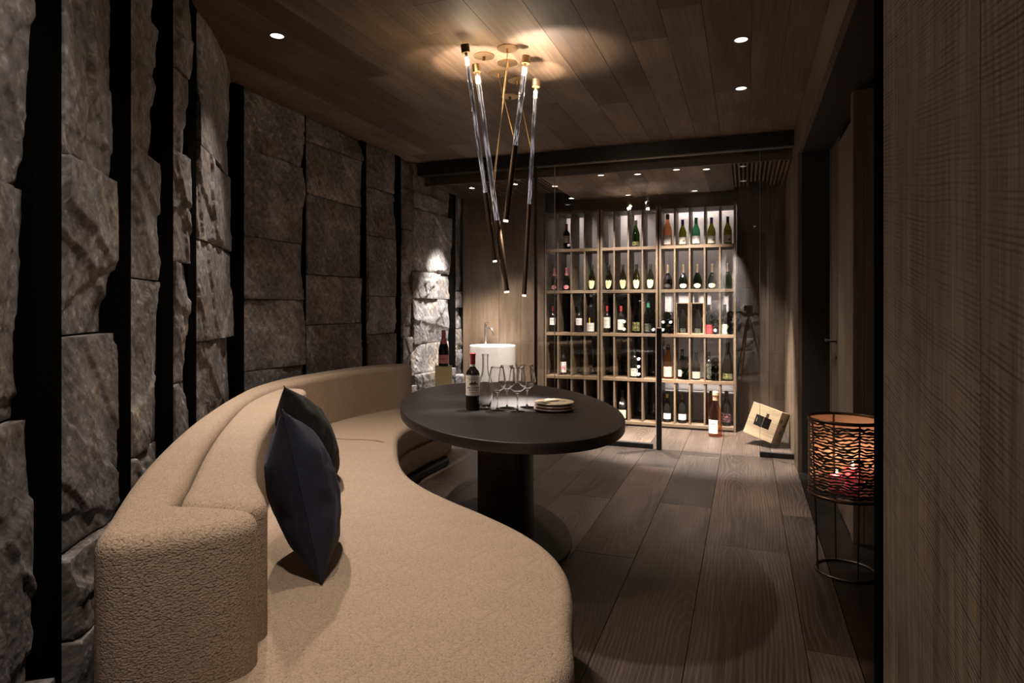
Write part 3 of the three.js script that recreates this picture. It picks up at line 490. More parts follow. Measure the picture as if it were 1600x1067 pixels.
{
  const plateMap = canvasTex(256, 256, (c, w) => { c.fillStyle = '#c9b79c'; c.fillRect(0, 0, w, w); c.fillStyle = '#a99a84'; for (let k = 0; k < 30; k++) { c.beginPath(); c.arc(lr() * w, lr() * w, 4 + lr() * 14, 0, 7); c.globalAlpha = 0.25; c.fill(); } c.globalAlpha = 1; c.fillStyle = '#6f7a80'; c.beginPath(); c.ellipse(150, 150, 60, 26, 0.3, 0, 7); c.globalAlpha = 0.5; c.fill(); c.globalAlpha = 1; c.fillStyle = '#15171a'; c.beginPath(); c.moveTo(70, 108); c.lineTo(120, 92); c.lineTo(180, 104); c.lineTo(176, 122); c.lineTo(140, 150); c.lineTo(112, 138); c.lineTo(84, 132); c.fill(); c.strokeStyle = '#26221e'; c.lineWidth = 4; c.beginPath(); c.moveTo(150, 170); c.lineTo(200, 150); c.lineTo(210, 120); c.stroke(); });
  const deco = std({ map: plateMap, roughness: 0.45 });
  const pos = [-0.985, 0, -3.335], L = ['bottom plate of the small stack on the oval table', 'middle plate of the small stack on the oval table', 'top plate of the stack on the table, decorated with a dark motif'];
  for (let k = 0; k < 3; k++) {
    const o = thing('plate', L[k], 'plate', [pos[0] + (k - 1) * 0.002, TT + k * 0.0165, pos[2]], 0.4 * k, 'stacked plates on the table');
    part(o, 'dish', lathe([[0.001, 0], [0.075, 0], [0.085, 0.002], [0.107, 0.009], [0.109, 0.012], [0.107, 0.0155], [0.1, 0.0162], [0.001, 0.0162]], 56), M.plate);
    if (k === 2) { const g = new THREE.CircleGeometry(0.1, 48).rotateX(-Math.PI / 2); part(o, 'glaze', at(g, 0, 0.0166, 0), deco, 'pale glaze with a dark painted motif'); }
  }
}

// ---------------------------------------------------------------- wine racks
const SH = [0.053, 0.527, 1.02, 1.50, 1.973], TOP = 2.40, RZ = -7.0, RD = 0.35;
const UNITS = { left: [-2.179, -2.02, -1.862, -1.708, -1.54], middle: [-1.525, -1.372, -1.214, -1.061, -0.895], right: [-0.880, -0.717, -0.561, -0.407, -0.254, -0.095] };
for (const [u, X] of Object.entries(UNITS)) {
  const o = thing('wine_rack', `${u === 'left' ? 'left oak wine rack unit beside the basin alcove' : u === 'middle' ? 'middle oak wine rack unit behind the glass' : 'right oak wine rack unit with five cells per row, beside the dark wall'}`, 'wine rack', [X[0], 0, RZ], 0, 'open oak wine rack units behind the glass');
  const t = 0.022, x1 = X[X.length - 1], w = x1 - X[0], mk = k => M.rack[k % 3];
  part(o, 'side_panel', box(0, t, 0, TOP, -RD, 0, 'y', 0.002), mk(0)); part(o, 'side_panel', box(w - t, w, 0, TOP, -RD, 0, 'y', 0.002), mk(1));
  SH.forEach((y, k) => part(o, 'shelf', box(t, w - t, y - 0.034, y, -RD, 0.004, 'x', 0.002), mk(k)));
  part(o, 'top_board', box(t, w - t, TOP - 0.03, TOP, -RD, 0, 'x', 0.002), M.darkwood);
  part(o, 'plinth', box(t, w - t, 0, 0.018, -RD, -0.02, 'x'), M.darkwood);
  SH.forEach((y, k) => { for (let i = 1; i < X.length - 1; i++) part(o, 'divider', box(X[i] - X[0] - 0.009, X[i] - X[0] + 0.009, y, (SH[k + 1] ?? TOP + 0.004) - 0.034, -RD, -0.002, 'y', 0.0015), mk(i + k)); });
}
const BZ = -7.09, S = SH;
const bd = (h, glass, cap, labels) => ['bordeaux', h, h * 0.128, glass, cap, 0.8, labels], bg = (h, glass, cap, labels) => ['burgundy', h, h * 0.142, glass, cap, 0.79, labels], ch = (h, glass, cap, labels, c0 = 0.66) => ['champagne', h, h * 0.138, glass, cap, c0, labels], fl = (h, glass, cap, labels) => ['flask', h, h * 0.178, glass, cap, 0.66, labels];
const shieldB = h => ch(h, 'olive', 'black', [['shield', 0.06, 0.40, 1.05, 'shield']], 0.8), ovalB = (h, m, g = 'green') => fl(h, g, 'bronze', m ? [[m, 0.05, 0.23, 0.95, 'oval']] : []);
const RACK = [
  // top row
  [bd(0.296, 'dark', 'red', [['cream', 0.26, 0.53, 1.35]]), -1.945, 4, 'dark bottle with red capsule and cream label in the top rack row'],
  [ch(0.30, 'green', 'white', [['gold', 0.04, 0.2, 1.3]], 0.82), -1.145, 4, 'green bottle with white capsule in the top row of the middle rack'],
  [ch(0.35, 'rose', 'bronze', [['white', 0.05, 0.33, 0.9]], 0.84), -0.80, 4, 'large rose-coloured bottle with white label in the top rack row'],
  [bg(0.285, 'olive', 'blue', [['dot', 0.06, 0.33, 1.3]]), -0.642, 4, 'olive bottle with blue capsule in the top row, left of the teal-capped one'],
  [bg(0.30, 'teal', 'teal', [['white', 0.06, 0.34, 1.4]]), -0.50, 4, 'teal-green bottle with teal capsule and white label in the top rack row'],
  [bg(0.29, 'olive', 'blue', [['dot', 0.05, 0.33, 1.3]]), -0.342, 4, 'olive bottle with blue capsule in the top row, right of the teal-capped one'],
  [bg(0.295, 'olive', 'black', [['dot', 0.06, 0.33, 1.3]]), -0.178, 4, 'olive bottle with black capsule and cream label, last of the top rack row'],
  // second row
  [ch(0.262, 'dark', 'pink', [['pinkoval', 0.06, 0.24, 1.0, 'oval']]), -2.085, 3, 'pink-capped dark bottle with pink oval label, first of the second rack row'],
  [ch(0.262, 'dark', 'pink', [['pinkoval', 0.06, 0.24, 1.0, 'oval']]), -1.938, 3, 'pink-capped dark bottle with pink oval label, second in the second rack row'],
  [shieldB(0.285), -1.645, 3, 'bottle with cream shield label alone in the left rack, second row'],
  [shieldB(0.285), -1.448, 3, 'bottle with cream shield label, first cell of the middle rack, second row'],
  [shieldB(0.285), -1.288, 3, 'bottle with cream shield label, second cell of the middle rack, second row'],
  [shieldB(0.285), -1.140, 3, 'bottle with cream shield label, third cell of the middle rack, second row'],
  [shieldB(0.285), -0.985, 3, 'bottle with cream shield label, fourth cell of the middle rack, second row'],
  [ovalB(0.268, 'darkoval', 'darkgreen'), -0.797, 3, 'squat dark flask bottle with dark oval label in the second rack row'],
  [ovalB(0.27, 'whiteoval'), -0.636, 3, 'squat green flask bottle with white oval label, left of three alike'],
  [ovalB(0.27, 'whiteoval'), -0.486, 3, 'squat green flask bottle with white oval label, middle of three alike'],
  [ovalB(0.27, 'whiteoval'), -0.333, 3, 'squat green flask bottle with white oval label, right of three alike'],
  [ovalB(0.275, null, 'palegreen'), -0.178, 3, 'pale green flask bottle without label, last of the second rack row'],
  // third row
  [bd(0.300, 'dark', 'red', [['white', 0.28, 0.55, 1.3]]), -2.105, 2, 'dark bottle with white label in the first cell of the third rack row'],
  [bd(0.300, 'dark', 'black', [['white', 0.28, 0.54, 1.3]]), -1.79, 2, 'dark bottle with white label in the third cell of the third rack row'],
  [['bordeaux', 0.44, 0.05, 'dark', 'white', 0.92, [['white', 0.03, 0.25, 1.1], ['yellow', 0.25, 0.38, 0.12]]], -1.655, 2, 'tall dark bottle with white cap, big white label and yellow streak'],
  [bd(0.302, 'dark', 'red', [['ivory', 0.18, 0.58, 1.3]]), -1.468, 2, 'dark bottle with red capsule and tall ivory label, middle rack, third row'],
  [bd(0.300, 'dark', 'red', [['ivory', 0.12, 0.50, 1.3]]), -1.31, 2, 'dark bottle with low ivory label, second cell of middle rack, third row'],
  [['tall', 0.41, 0.052, 'darkgreen', 'black', 0.84, [['gold', 0.06, 0.3, 1.0]]], -1.138, 2, 'tall dark green magnum bottle in the third row of the middle rack'],
  [bg(0.36, 'darkgreen', 'green', [['ornament', 0.05, 0.3, 1.2]]), -1.01, 2, 'dark bottle with green capsule in the last cell, middle rack, third row'],
  [bg(0.315, 'dark', 'black', [['red', 0.02, 0.32, 1.35]]), -0.366, 2, 'dark bottle with a red label in the third rack row'],
  [bg(0.315, 'dark', 'black', [['cream', 0.02, 0.34, 1.35]]), -0.208, 2, 'dark bottle with cream label, last cell of the third rack row'],
  // fourth row
  [bd(0.305, 'dark', 'black', [['N', 0.10, 0.50, 1.35]]), -1.978, 1, 'dark bottle with white label and pink print in the fourth rack row'],
  [bd(0.335, 'dark', 'black', [['MIS', 0.06, 0.31, 1.2]]), -1.16, 1, 'dark bottle with cream label and large black letters, fourth rack row'],
  [ch(0.37, 'gold', 'black', [['beige', 0.06, 0.36, 1.2]], 0.84), -0.797, 1, 'golden rose bottle with beige label in the fourth rack row'],
  [bg(0.325, 'darkgreen', 'black', [['ivory', 0.1, 0.32, 1.3]]), -0.645, 1, 'dark green bottle with ivory label, second cell of right rack, fourth row'],
  [bg(0.300, 'dark', 'black', [['beige', 0.06, 0.30, 1.3]]), -0.50, 1, 'dark round-shouldered bottle with beige label, middle cell of right rack, fourth row'],
  [bd(0.300, 'dark', 'black', [['ornament', 0.05, 0.6, 1.4]]), -0.368, 1, 'dark bottle printed all over with pale ornament, fourth rack row'],
  [['tall', 0.405, 0.058, 'olive', 'black', 0.84, [['gold', 0.06, 0.2, 1.0]]], -0.178, 1, 'tall olive green magnum bottle, last cell of the fourth rack row'],
  // bottom row
  [bg(0.33, 'dark', 'black', [['cream', 0.06, 0.34, 1.2], ['daisies', 0.42, 0.62, 0.9]]), -1.29, 0, 'dark bottle with white daisies painted on it, bottom rack row'],
  [ch(0.305, 'dark', 'gold', [['ivory', 0.12, 0.32, 1.3]], 0.86), -0.806, 0, 'dark bottle with gold top and ivory label, bottom rack row'],
  [ch(0.315, 'dark', 'bronze', [['ivory', 0.12, 0.32, 1.3]], 0.8), -0.645, 0, 'dark bottle with bronze foil and ivory label, bottom rack row'],
  [ch(0.36, 'rose', 'bronze', [], 0.84), -0.345, 0, 'rose bottle in the bottom rack row behind the large one on the floor'],
  [bg(0.365, 'dark', 'black', [['pinkprint', 0.1, 0.36, 1.2]]), -0.19, 0, 'dark slim bottle with pink printed label, last cell of the bottom row'],
];
RACK.forEach(([spec, x, row, label], i) => bottle(spec, label, [x, S[row], BZ + 0.01 * ((i * 7) % 3 - 1)], 0.05 * ((i * 5) % 7 - 3)));
bottle(['champagne', 0.455, 0.068, 'rose', 'rosegold', 0.80, [['white', 0.08, 0.38, 0.75]]], 'large rose wine bottle standing on the floor before the rack', [-0.288, 0, -6.74], -0.35);
// lying bottles: axis along z, end to the front
function lying(label, x, y, dz, mat, endMat) {
  const o = thing('bottle', label, 'bottle', [x, y, RZ - 0.30 + dz], 0, 'bottles lying in the rack cells'); const r = 0.0415, h = 0.29, P = PROF.burgundy;
  const g = lathe(P.map(([a, b]) => [a * r, b * h]), 22).rotateX(-Math.PI / 2); g.translate(0, r, h); part(o, 'bottle_glass', g, mat);
  const e = lathe([[0.001, 0.0006], [0.55 * r, 0.0006], [0.6 * r, -0.001], [0.4 * r, -0.003], [0.001, -0.003]], 20).rotateX(-Math.PI / 2); void e;
  if (endMat) { const c = lathe([[0.4 * r, 0.8 * h], [0.4 * r, h], [0.3 * r, h + 0.001], [0.001, h + 0.001]], 18).rotateX(-Math.PI / 2); c.translate(0, r, h); c.rotateY(Math.PI); c.translate(0, 0, h); part(o, 'capsule', c, endMat); o.children[0].geometry = g.clone().rotateY(Math.PI).translate(0, 0, h); }
  return o;
}
const stack = (xs, y, where, mats) => xs.forEach(([dx, k], i) => lying(`${['lowest', 'second', 'third', 'fourth', 'fifth', 'sixth'][i]} of the bottles lying stacked in ${where}`, dx, y + k, 0, glassM[mats[i] ? 'dark' : 'darkgreen'], mats[i] ? capM.white : null));
stack([[-0.302, 0], [-0.302, 0.0832], [-0.302, 0.1664]], S[2], 'the fourth right-rack cell, third row', [1, 0, 0]);
stack([[-0.146, 0], [-0.146, 0.0832], [-0.146, 0.1664]], S[2], 'the last right-rack cell, third row', [0, 0, 0]);
stack([[-0.302, 0], [-0.302, 0.0832], [-0.302, 0.1664]], S[1], 'the fourth right-rack cell, fourth row', [0, 0, 0]);
stack([[-0.845, 0], [-0.764, 0], [-0.840, 0.0832], [-0.762, 0.0832], [-0.80, 0.156]], S[2], 'the first right-rack cell, third row', [1, 0, 1, 1, 0]);
stack([[-0.605, 0], [-0.612, 0.0832], [-0.605, 0.1664]], S[1], 'the second right-rack cell, fourth row', [0, 0, 0]);
stack([[-1.105, 0], [-1.105, 0.0832], [-1.105, 0.1664]], S[1], 'the third middle-rack cell, fourth row', [1, 1, 1]);
stack([[-1.265, 0], [-1.265, 0.0832]], S[2], 'the second middle-rack cell, third row', [1, 1]);
stack([[-0.945, 0], [-0.945, 0.0832], [-0.945, 0.1664]], S[2], 'the fourth middle-rack cell, third row', [1, 0, 0]);
stack([[-1.895, 0]], S[4], 'the second left-rack cell, top row', [1]);
{
  const o = thing('wine_cooler', 'dark glass-fronted wine cooler behind the left and middle rack units', 'wine cooler', [-1.58, 0, -7.595]);
  part(o, 'cabinet', box(-0.6, 0.6, 0, 1.47, 0, 0.16, 'y', 0.003), M.black);
  for (const x of [-0.3, 0.3]) { const dr = part(o, 'door', box(x - 0.295, x + 0.295, 0.06, 1.46, 0.162, 0.176, 'y', 0.002), M.coolerglass); part(dr, 'door_handle', rod([x + (x < 0 ? 0.25 : -0.25), 0.6, 0.182], [x + (x < 0 ? 0.25 : -0.25), 1.0, 0.182], 0.006), M.iron); }
  for (const [y, up, l] of [[2.462, 0, 'slim light strip under the pelmet of the white wall behind the rack'], [0.345, 1, 'slim light strip on the white ledge behind the rack']]) {
    const e = thing('led_strip', l, 'light strip', [-0.5, y, up ? -7.53 : -7.50]);
    part(e, 'profile', box(-0.38, 0.38, up ? -0.004 : 0, up ? 0 : 0.008, -0.012, 0.012), M.white); part(e, 'diffuser', box(-0.375, 0.375, up ? 0 : -0.002, up ? 0.002 : 0, -0.009, 0.009), M.lens);
    const L = new THREE.RectAreaLight(NEUTRAL, up ? 16 : 38, 0.75, 0.018); L.position.set(-0.5, y + (up ? 0.004 : -0.004), up ? -7.53 : -7.50); L.lookAt(-0.5, y + (up ? 1 : -1), up ? -7.62 : -7.64); scene.add(L);
  }
}
// two open wooden boxes with a bottle each
[[-0.639, 'left'], [-0.484, 'right']].forEach(([x, w]) => {
  const o = thing('bottle_box', `${w} of the two open upright wooden boxes holding a dark bottle`, 'wooden box', [x, S[2], -7.04], 0, 'open wooden bottle boxes in the rack'), W = 0.066, H = 0.335;
  part(o, 'side', box(-W, -W + 0.008, 0, H, -0.11, 0, 'y'), M.pale); part(o, 'side', box(W - 0.008, W, 0, H, -0.11, 0, 'y'), M.pale);
  part(o, 'base', box(-W + 0.008, W - 0.008, 0, 0.008, -0.11, 0), M.pale); part(o, 'lid', box(-W + 0.008, W - 0.008, H - 0.008, H, -0.11, 0), M.pale); part(o, 'back', box(-W + 0.008, W - 0.008, 0.008, H - 0.008, -0.11, -0.104, 'y'), M.wallwood[0]);
  bottle(bg(0.315, 'dark', 'black', [['ornament', 0.02, 0.16, 0.8]]), `dark bottle inside the ${w} of the two open wooden boxes`, [x, S[2] + 0.008, -7.095], 0);
});

// ---------------------------------------------------------------- crate leaning in the corner
{
  const o = thing('wine_crate', 'pale wooden wine crate tilted against the right wall of the wine room', 'crate', [0.222, 0.0, -6.33]);
  const w = 0.285, h = 0.305, d = 0.2, G = new THREE.Group();
  const plate = (n, g, m, l) => { const me = part(o, n, g, m, l); me.applyMatrix4(R); return me; };
  const R = new THREE.Matrix4().makeRotationFromEuler(new THREE.Euler(-0.24, -0.42, -0.25, 'YXZ'));
  const bump = Math.max(0, 0);
  // local: right lower front edge at the origin
  plate('front_board', box(-w, 0, 0, h, -0.012, 0, 'x', 0.001), M.pale); plate('back_board', box(-w, 0, 0, h, -d, -d + 0.012, 'x', 0.001), M.pale);
  plate('side_board', box(-0.012, 0, 0, h, -d + 0.012, -0.012, 'z', 0.001), M.pale); plate('side_board', box(-w, -w + 0.012, 0, h, -d + 0.012, -0.012, 'z', 0.001), M.pale);
  plate('bottom_board', box(-w + 0.012, -0.012, 0, 0.01, -d + 0.012, -0.012, 'x'), M.pale); plate('top_board', box(-w + 0.012, -0.012, h - 0.01, h, -d + 0.012, -0.012, 'x', 0.001), M.pale);
  const tag = phy({ roughness: 0.9, specularIntensity: 0.2, map: canvasTex(128, 128, (c) => { c.fillStyle = '#0b0a0a'; c.fillRect(0, 0, 128, 128); c.fillStyle = '#d8cfc0'; for (let k = 0; k < 7; k++) c.fillRect(26, 34 + k * 8, 5, 5); }) });
  const p1 = plate('black_label', box(-0.218, -0.140, 0.105, 0.205, 0, 0.0015), tag); p1.geometry.attributes.uv.needsUpdate = true;
  { const p = p1.geometry.attributes.position, u = p1.geometry.attributes.uv; for (let i = 0; i < p.count; i++) u.setXY(i, (p.getX(i) + 0.218) / 0.078, (p.getY(i) - 0.105) / 0.1); }
  plate('black_label', box(-0.136, -0.068, 0.105, 0.205, 0, 0.0015), M.fin);
  plate('leather_tab', box(-0.128, -0.105, 0.205, 0.245, 0, 0.003), M.bronze);
  const stamp = canvasTex(128, 128, c => { c.fillStyle = '#caa27a'; c.fillRect(0, 0, 128, 128); c.fillStyle = '#3c2616'; c.fillRect(30, 20, 26, 18); c.fillRect(70, 56, 22, 14); c.fillRect(34, 84, 30, 16); });
  void stamp; void G; void bump; o.userData.fit = 1;
  plate('stamp', box(0, 0.0008, 0.20, 0.235, -0.07, -0.035), M.bronze); plate('stamp', box(0, 0.0008, 0.10, 0.125, -0.13, -0.10), M.bronze); plate('stamp', box(0, 0.0008, 0.17, 0.19, -0.15, -0.12), M.bronze);
  delete o.userData.fit; o.position.y = -new THREE.Box3().setFromObject(o, true).min.y + 0.0005;
}

// ---------------------------------------------------------------- alcove: basin, tap, pale box with a bottle
{
  const b = thing('washbasin', 'white cylindrical freestanding stone washbasin in the alcove', 'basin', [-2.72, 0, -6.735]);
  part(b, 'body', lathe([[0.001, 0], [0.255, 0], [0.262, 0.008], [0.262, 0.866], [0.256, 0.872], [0.25, 0.872], [0.246, 0.866], [0.235, 0.78], [0.18, 0.74], [0.001, 0.73]], 64), M.whitestone);
  part(b, 'drain', lathe([[0.001, 0.737], [0.024, 0.737], [0.026, 0.734], [0.026, 0.73]], 20), M.steel);
  const t = thing('basin_tap', 'slim brushed steel tap with a curved spout behind the white washbasin', 'tap', [-2.885, 0, -6.92]);
  part(t, 'column', rod([0, 0, 0], [0, 1.12, 0], 0.0135, 0.0135, 16), M.steel);
  part(t, 'spout', tube([[0, 1.06, 0], [0.05, 1.065, 0.03], [0.10, 1.055, 0.06], [0.12, 1.02, 0.07], [0.122, 0.985, 0.07]], 0.010, 30, 10), M.steel);
  part(t, 'lever', rod([0, 1.12, 0], [0.05, 1.125, 0.02], 0.006, 0.005, 10), M.steel);
  part(t, 'base_ring', lathe([[0.001, 0], [0.03, 0], [0.03, 0.008], [0.014, 0.012]], 20), M.steel);
  const p = thing('wine_box', 'tall pale yellow wine box standing on end beside the sofa end', 'box', [-2.64, 0, -5.32], 0.42);
  part(p, 'carton', box(-0.075, 0.075, 0, 0.75, -0.075, 0.075, 'y', 0.002), M.cream);
  part(p, 'lid', box(-0.077, 0.077, 0.75, 0.758, -0.077, 0.077, 'x', 0.001), M.cream);
  part(p, 'emblem', box(-0.018, 0.018, 0.55, 0.585, 0.075, 0.0757), M.bronze);
  bottle(['champagne', 0.335, 0.048, 'dark', 'pink', 0.62, [['pink', 0.08, 0.32, 1.25]]], 'pink-foiled sparkling wine bottle standing on the pale yellow box', [-2.64, 0.758, -5.32], 0.42);
}
// black fitting under the right slats
{
  const o = thing('sensor_box', 'small black box fixed under the slats at the right of the wine room', 'ceiling unit', [0.12, LOW - 0.085, -7.16]);
  part(o, 'housing', box(-0.085, 0.085, 0, 0.085, -0.06, 0.06, 'x', 0.004), M.black); part(o, 'face', box(-0.06, 0.0, 0.012, 0.05, 0.06, 0.062), M.blackgloss);
}

// ---------------------------------------------------------------- pendants
{
  const dirOf = (a, b) => V3(...b).sub(V3(...a)).normalize();
  const T = [
    ['hanging glass rod lamp whose tube leans furthest left, with the bronze cap', [-1.476, 2.71, -3.40], [-1.357, 1.81, -3.443], [-1.308, 1.386, -3.461], [-1.385, 2.82, -3.677], 0.78],
    ['hanging glass rod lamp crossing from upper right, clear lilac upper half', [-1.203, 2.76, -3.50], [-1.262, 2.246, -3.478], [-1.315, 1.801, -3.459], [-1.50, 2.82, -3.817], 0.98],
    ['hanging glass rod lamp furthest right, hanging almost straight', [-1.18, 2.66, -3.62], [-1.217, 1.92, -3.60], [-1.243, 1.367, -3.58], [-1.43, 2.82, -3.978], 0.6],
    ['hanging rod lamp hidden behind the leftmost one, with a dark stub cap', [-1.475, 2.765, -3.24], [-1.42, 1.96, -3.36], [-1.37, 1.565, -3.43], [-1.307, 2.82, -3.469], 1.25],
  ];
  T.forEach(([label, a, m, e, can, k], i) => {
    const o = thing('pendant_lamp', label, 'pendant lamp'), d = dirOf(a, e), A = V3(...a), r = i < 2 ? 0.0175 : 0.014;
    const pt = t => A.clone().addScaledVector(d, t).toArray(), L = A.distanceTo(V3(...e)), h = A.distanceTo(V3(...m));
    const cap = part(o, 'cap', mergeGeometries([rod(pt(-0.01), pt(0.035), 0.024, 0.024, 20), rod(pt(0.035), pt(0.06), 0.008, 0.008, 12)]), i === 3 ? M.bronze : M.brass);
    part(cap, 'bulb', rod(pt(0.06), pt(0.10), 0.0105, 0.0105, 14), M.glow);
    part(o, 'glass_tube', rod(pt(0.05), pt(h), r, r, 24, true), M.rod);
    part(o, 'glass_core', rod(pt(0.11), pt(h), r * 0.8, r * 0.8, 16), M.core);
    const mt = part(o, 'metal_tube', rod(pt(h), pt(L - 0.012), r * 0.97, r * 0.97, 24), M.bronze);
    part(o, 'glass_sleeve', rod(pt(h), pt(L), r * 1.12, r * 1.12, 24, true), M.clear);
    part(mt, 'tip_light', rod(pt(L - 0.012), pt(L - 0.002), r * 0.8, r * 0.8, 20), M.glow);
    const C = V3(...can), J = A.clone().addScaledVector(d, h * k);
    const cn = part(o, 'canopy', mergeGeometries([rod([C.x, CEIL, C.z], [C.x, CEIL - 0.006, C.z], 0.062, 0.062, 36), rod([C.x, CEIL, C.z], [C.x, CEIL - 0.03, C.z], 0.009, 0.009, 12)]), M.brass);
    part(cn, 'cable', rod([C.x, CEIL - 0.03, C.z], J.toArray(), 0.0028, 0.0028, 6), M.brass);
    const pool = [[-1.56, -3.60], [-1.10, -3.62], [-1.24, -3.90], [-1.70, -3.60]][i], up = new THREE.SpotLight(col(1, 0.79, 0.65), [1.7, 2.1, 0.9, 0.4][i], 3, [0.80, 0.98, 0.52, 0.9][i], 0.2, 2), B = V3(...pt(0));
    part(cap, 'top_light', rod(pt(-0.0115), pt(-0.010), 0.02, 0.02, 20), M.glow);
    up.position.set(lerp(B.x, pool[0], 0.5), 2.54, lerp(B.z, pool[1], 0.5)); up.target.position.set(pool[0], CEIL + 0.1, pool[1]); up.castShadow = true; up.shadow.radius = 0.4; scene.add(up, up.target);
    const dn = new THREE.SpotLight(col(1, 0.9, 0.84), [20, 10, 16, 8][i], 4, 0.42, 0.8, 2); dn.position.set(...pt(L + 0.006)); dn.target.position.set(...pt(L + 1)); dn.castShadow = true; dn.shadow.radius = 0.5; scene.add(dn, dn.target);
    const bl = new THREE.PointLight(col(1, 0.78, 0.55), 0.25, 3, 2); bl.position.set(...pt(0.08)); bl.castShadow = true; scene.add(bl);
  });
  [[-1.48, -3.525], [-1.586, -4.26]].forEach(([x, z], i) => {
    const o = thing('ceiling_canopy', i ? 'round brass cable canopy on the ceiling, furthest back of the group' : 'round brass cable canopy on the ceiling, left in the group, without a cable', 'canopy', [x, CEIL, z]);
    part(o, 'disc', rod([0, 0, 0], [0, -0.006, 0], 0.062, 0.062, 36), M.brass); part(o, 'stud', rod([0, -0.006, 0], [0, -0.03, 0], 0.009, 0.009, 12), M.bronze);
  });
}

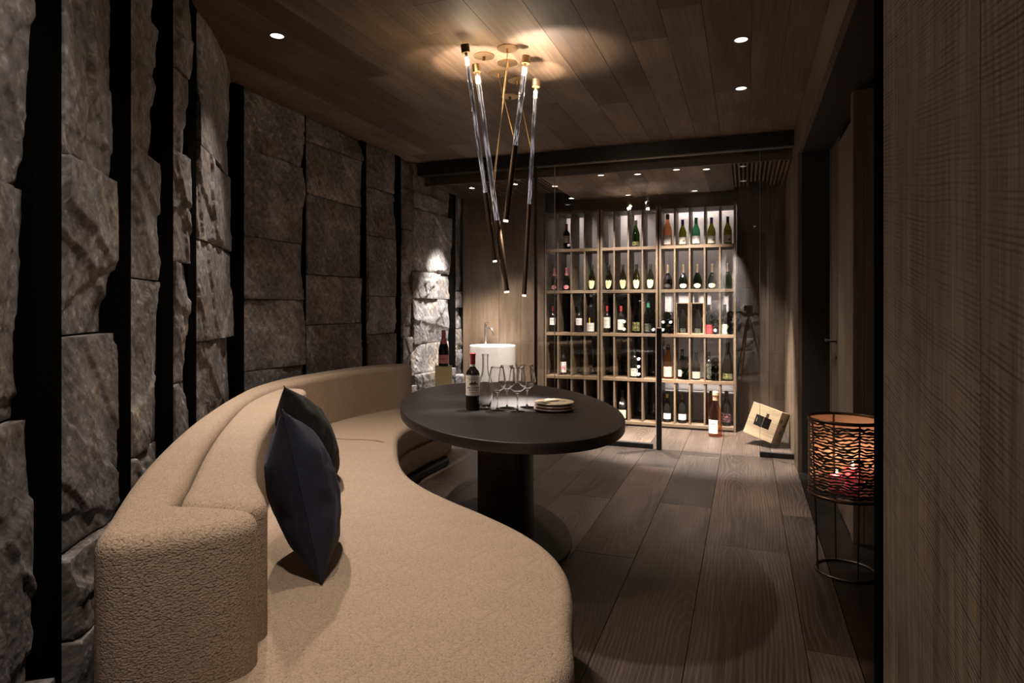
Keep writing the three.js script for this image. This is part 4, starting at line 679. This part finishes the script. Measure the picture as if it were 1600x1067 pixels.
// ---------------------------------------------------------------- candle lantern in the niche
{
  const cx = 0.462, cz = -3.50, o = thing('lantern', 'tall cylindrical candle lantern with a crackle-pierced dark shade on thin legs', 'lantern', [cx, 0, cz]), R = 0.168, y0 = 0.385, y1 = 0.752;
  const strips = []; const nr = 25;
  for (let k = 0; k < nr; k++) {
    const N = 150, pos = [], idx = [], yb = lerp(y0 + 0.012, y1 - 0.012, (k + 0.5) / nr);
    for (let i = 0; i <= N; i++) {
      const a = i / N * 2 * Math.PI, c = Math.cos(a), s = Math.sin(a);
      const dy = 0.012 * n3(c * 2.2, s * 2.2, k * 0.22) + 0.008 * n3(c * 7, s * 7, k * 0.9), th = 0.003 + 0.0036 * clamp(0.5 + 1.2 * n3(c * 9, s * 9, k * 3.1)), fr = R * (1 + 0.002 * n3(c * 20, s * 20, k));
      for (const [rr, y] of [[fr, -th], [fr, th], [fr - 0.0018, th], [fr - 0.0018, -th]]) pos.push(rr * s, yb + dy + y, rr * c);
    }
    for (let i = 0; i < N; i++) for (let q = 0; q < 4; q++) { const a = i * 4 + q, b = i * 4 + (q + 1) % 4, c = a + 4, d = b + 4; idx.push(a, c, b, b, c, d); }
    const g = new THREE.BufferGeometry(); g.setAttribute('position', new THREE.Float32BufferAttribute(pos, 3)); g.setIndex(idx); g.computeVertexNormals(); strips.push(g);
  }
  const lat = part(o, 'shade', mergeGeometries(strips), M.iron, 'dark metal shade pierced with wavy cracks'); lat.userData.kind = 'stuff';
  const ring = y => lathe([[R - 0.003, y - 0.008], [R + 0.003, y - 0.008], [R + 0.004, y], [R + 0.003, y + 0.008], [R - 0.003, y + 0.008], [R - 0.003, y - 0.008]], 72);
  part(lat, 'rim', ring(y1), M.bronze); part(lat, 'rim', ring(y0), M.bronze);
  const liner = new THREE.CylinderGeometry(R - 0.004, R - 0.004, y1 - y0 - 0.01, 48, 1, true, Math.PI * 0.62, Math.PI * 0.76).rotateY(YAW * 0); liner.translate(0, (y0 + y1) / 2, 0);
  part(o, 'reflector', liner, std({ color: col(0.72, 0.46, 0.30), roughness: 0.5, metalness: 0.3, side: THREE.DoubleSide }), 'copper-coloured inner liner at the back');
  part(o, 'tray', lathe([[0.001, 0.40], [0.13, 0.40], [0.132, 0.408], [0.001, 0.408]], 40), M.iron);
  part(o, 'tray_bracket', rod([-R, 0.404, 0], [R, 0.404, 0], 0.004), M.iron);
  for (const a of [-1.25, 0.25, 1.72, 3.35]) part(o, 'leg', rod([0.135 * Math.sin(a + 0), 0.006, 0.135 * Math.cos(a)], [0.160 * Math.sin(a), y1 - 0.004, 0.160 * Math.cos(a)], 0.0045, 0.0045, 8), M.iron);
  part(o, 'base_ring', new THREE.TorusGeometry(0.135, 0.0065, 8, 72).rotateX(Math.PI / 2).translate(0, 0.0065, 0), M.iron);
  [['lower red pillar candle burning inside the lantern, at the left', -0.042, 0.03, 0.075], ['taller red pillar candle burning inside the lantern, at the right', 0.035, -0.02, 0.105]].forEach(([l, dx, dz, h]) => {
    const c = thing('candle', l, 'candle', [cx + dx, 0.408, cz + dz], 0, 'candles in the lantern');
    part(c, 'wax', lathe([[0.001, 0], [0.036, 0], [0.037, 0.004], [0.037, h - 0.003], [0.034, h], [0.026, h - 0.004], [0.001, h - 0.006]], 32), std({ color: col(0.62, 0.06, 0.09), emissive: col(0.5, 0.05, 0.06), emissiveIntensity: 0.25, roughness: 0.5 }));
    part(c, 'wick', rod([0, h - 0.006, 0], [0, h + 0.008, 0], 0.0012, 0.001, 6), M.black);
    part(c, 'flame', at(lathe([[0.0002, 0], [0.004, 0.004], [0.0055, 0.010], [0.004, 0.018], [0.0015, 0.026], [0.0002, 0.03]], 14), 0, h + 0.003, 0), M.flame);
    const p = new THREE.PointLight(col(1, 0.63, 0.40), 0.048, 4, 2); p.position.set(cx + dx, 0.408 + h + 0.016, cz + dz); p.castShadow = true; p.shadow.radius = 0.3; scene.add(p);
  });
}

// ---------------------------------------------------------------- downlights
DOWN.forEach(([x, y, z, cd, cone, pen, ax, az, c, label], i) => {
  const small = y < 2.7, r = small ? 0.032 : 0.036, o = thing('downlight', label, 'ceiling light', [x, y, z]);
  part(o, 'trim_ring', lathe([[r, 0.02], [r, -0.002], [r + 0.006, -0.003], [r + 0.007, 0]], 32), M.blackgloss);
  part(o, 'lens', rod([0, 0.006, 0], [0, -0.001, 0], r, r, 32), M.lens);
  const s = new THREE.SpotLight(c, cd, 12, cone, pen, 2); s.position.set(x, y - 0.012, z); s.target.position.set(x + ax, y - 1, z + az); s.castShadow = true; s.shadow.radius = 1.6; scene.add(s, s.target);
});

// ---------------------------------------------------------------- the photographer's tripod, mirrored in the glass
{
  const f = V3(-Math.sin(YAW), 0, -Math.cos(YAW)), o = thing('camera_tripod', 'black camera on a tripod, seen mirrored in the glass front', 'tripod', [0, 0, 0], YAW);
  part(o, 'lens', rod([0, EYE, 0.012], [0, EYE, 0.10], 0.034, 0.038, 24), M.black);
  part(o, 'camera_body', box(-0.07, 0.07, EYE - 0.055, EYE + 0.045, 0.10, 0.16, 'x', 0.01), M.black);
  part(o, 'head', mergeGeometries([box(-0.04, 0.04, EYE - 0.075, EYE - 0.056, 0.09, 0.17), box(-0.025, 0.025, EYE - 0.15, EYE - 0.075, 0.105, 0.155)]), M.black);
  part(o, 'column', rod([0, EYE - 0.4, 0.13], [0, EYE - 0.15, 0.13], 0.015), M.black);
  for (const a of [0.5, 2.6, 4.7]) part(o, 'leg', rod([0.03 * Math.cos(a), EYE - 0.2, 0.13 + 0.03 * Math.sin(a)], [0.3 * Math.cos(a), 0, 0.1 + 0.3 * Math.sin(a)], 0.016, 0.012), M.black);
  void f;
}
renderer.render(scene, camera);
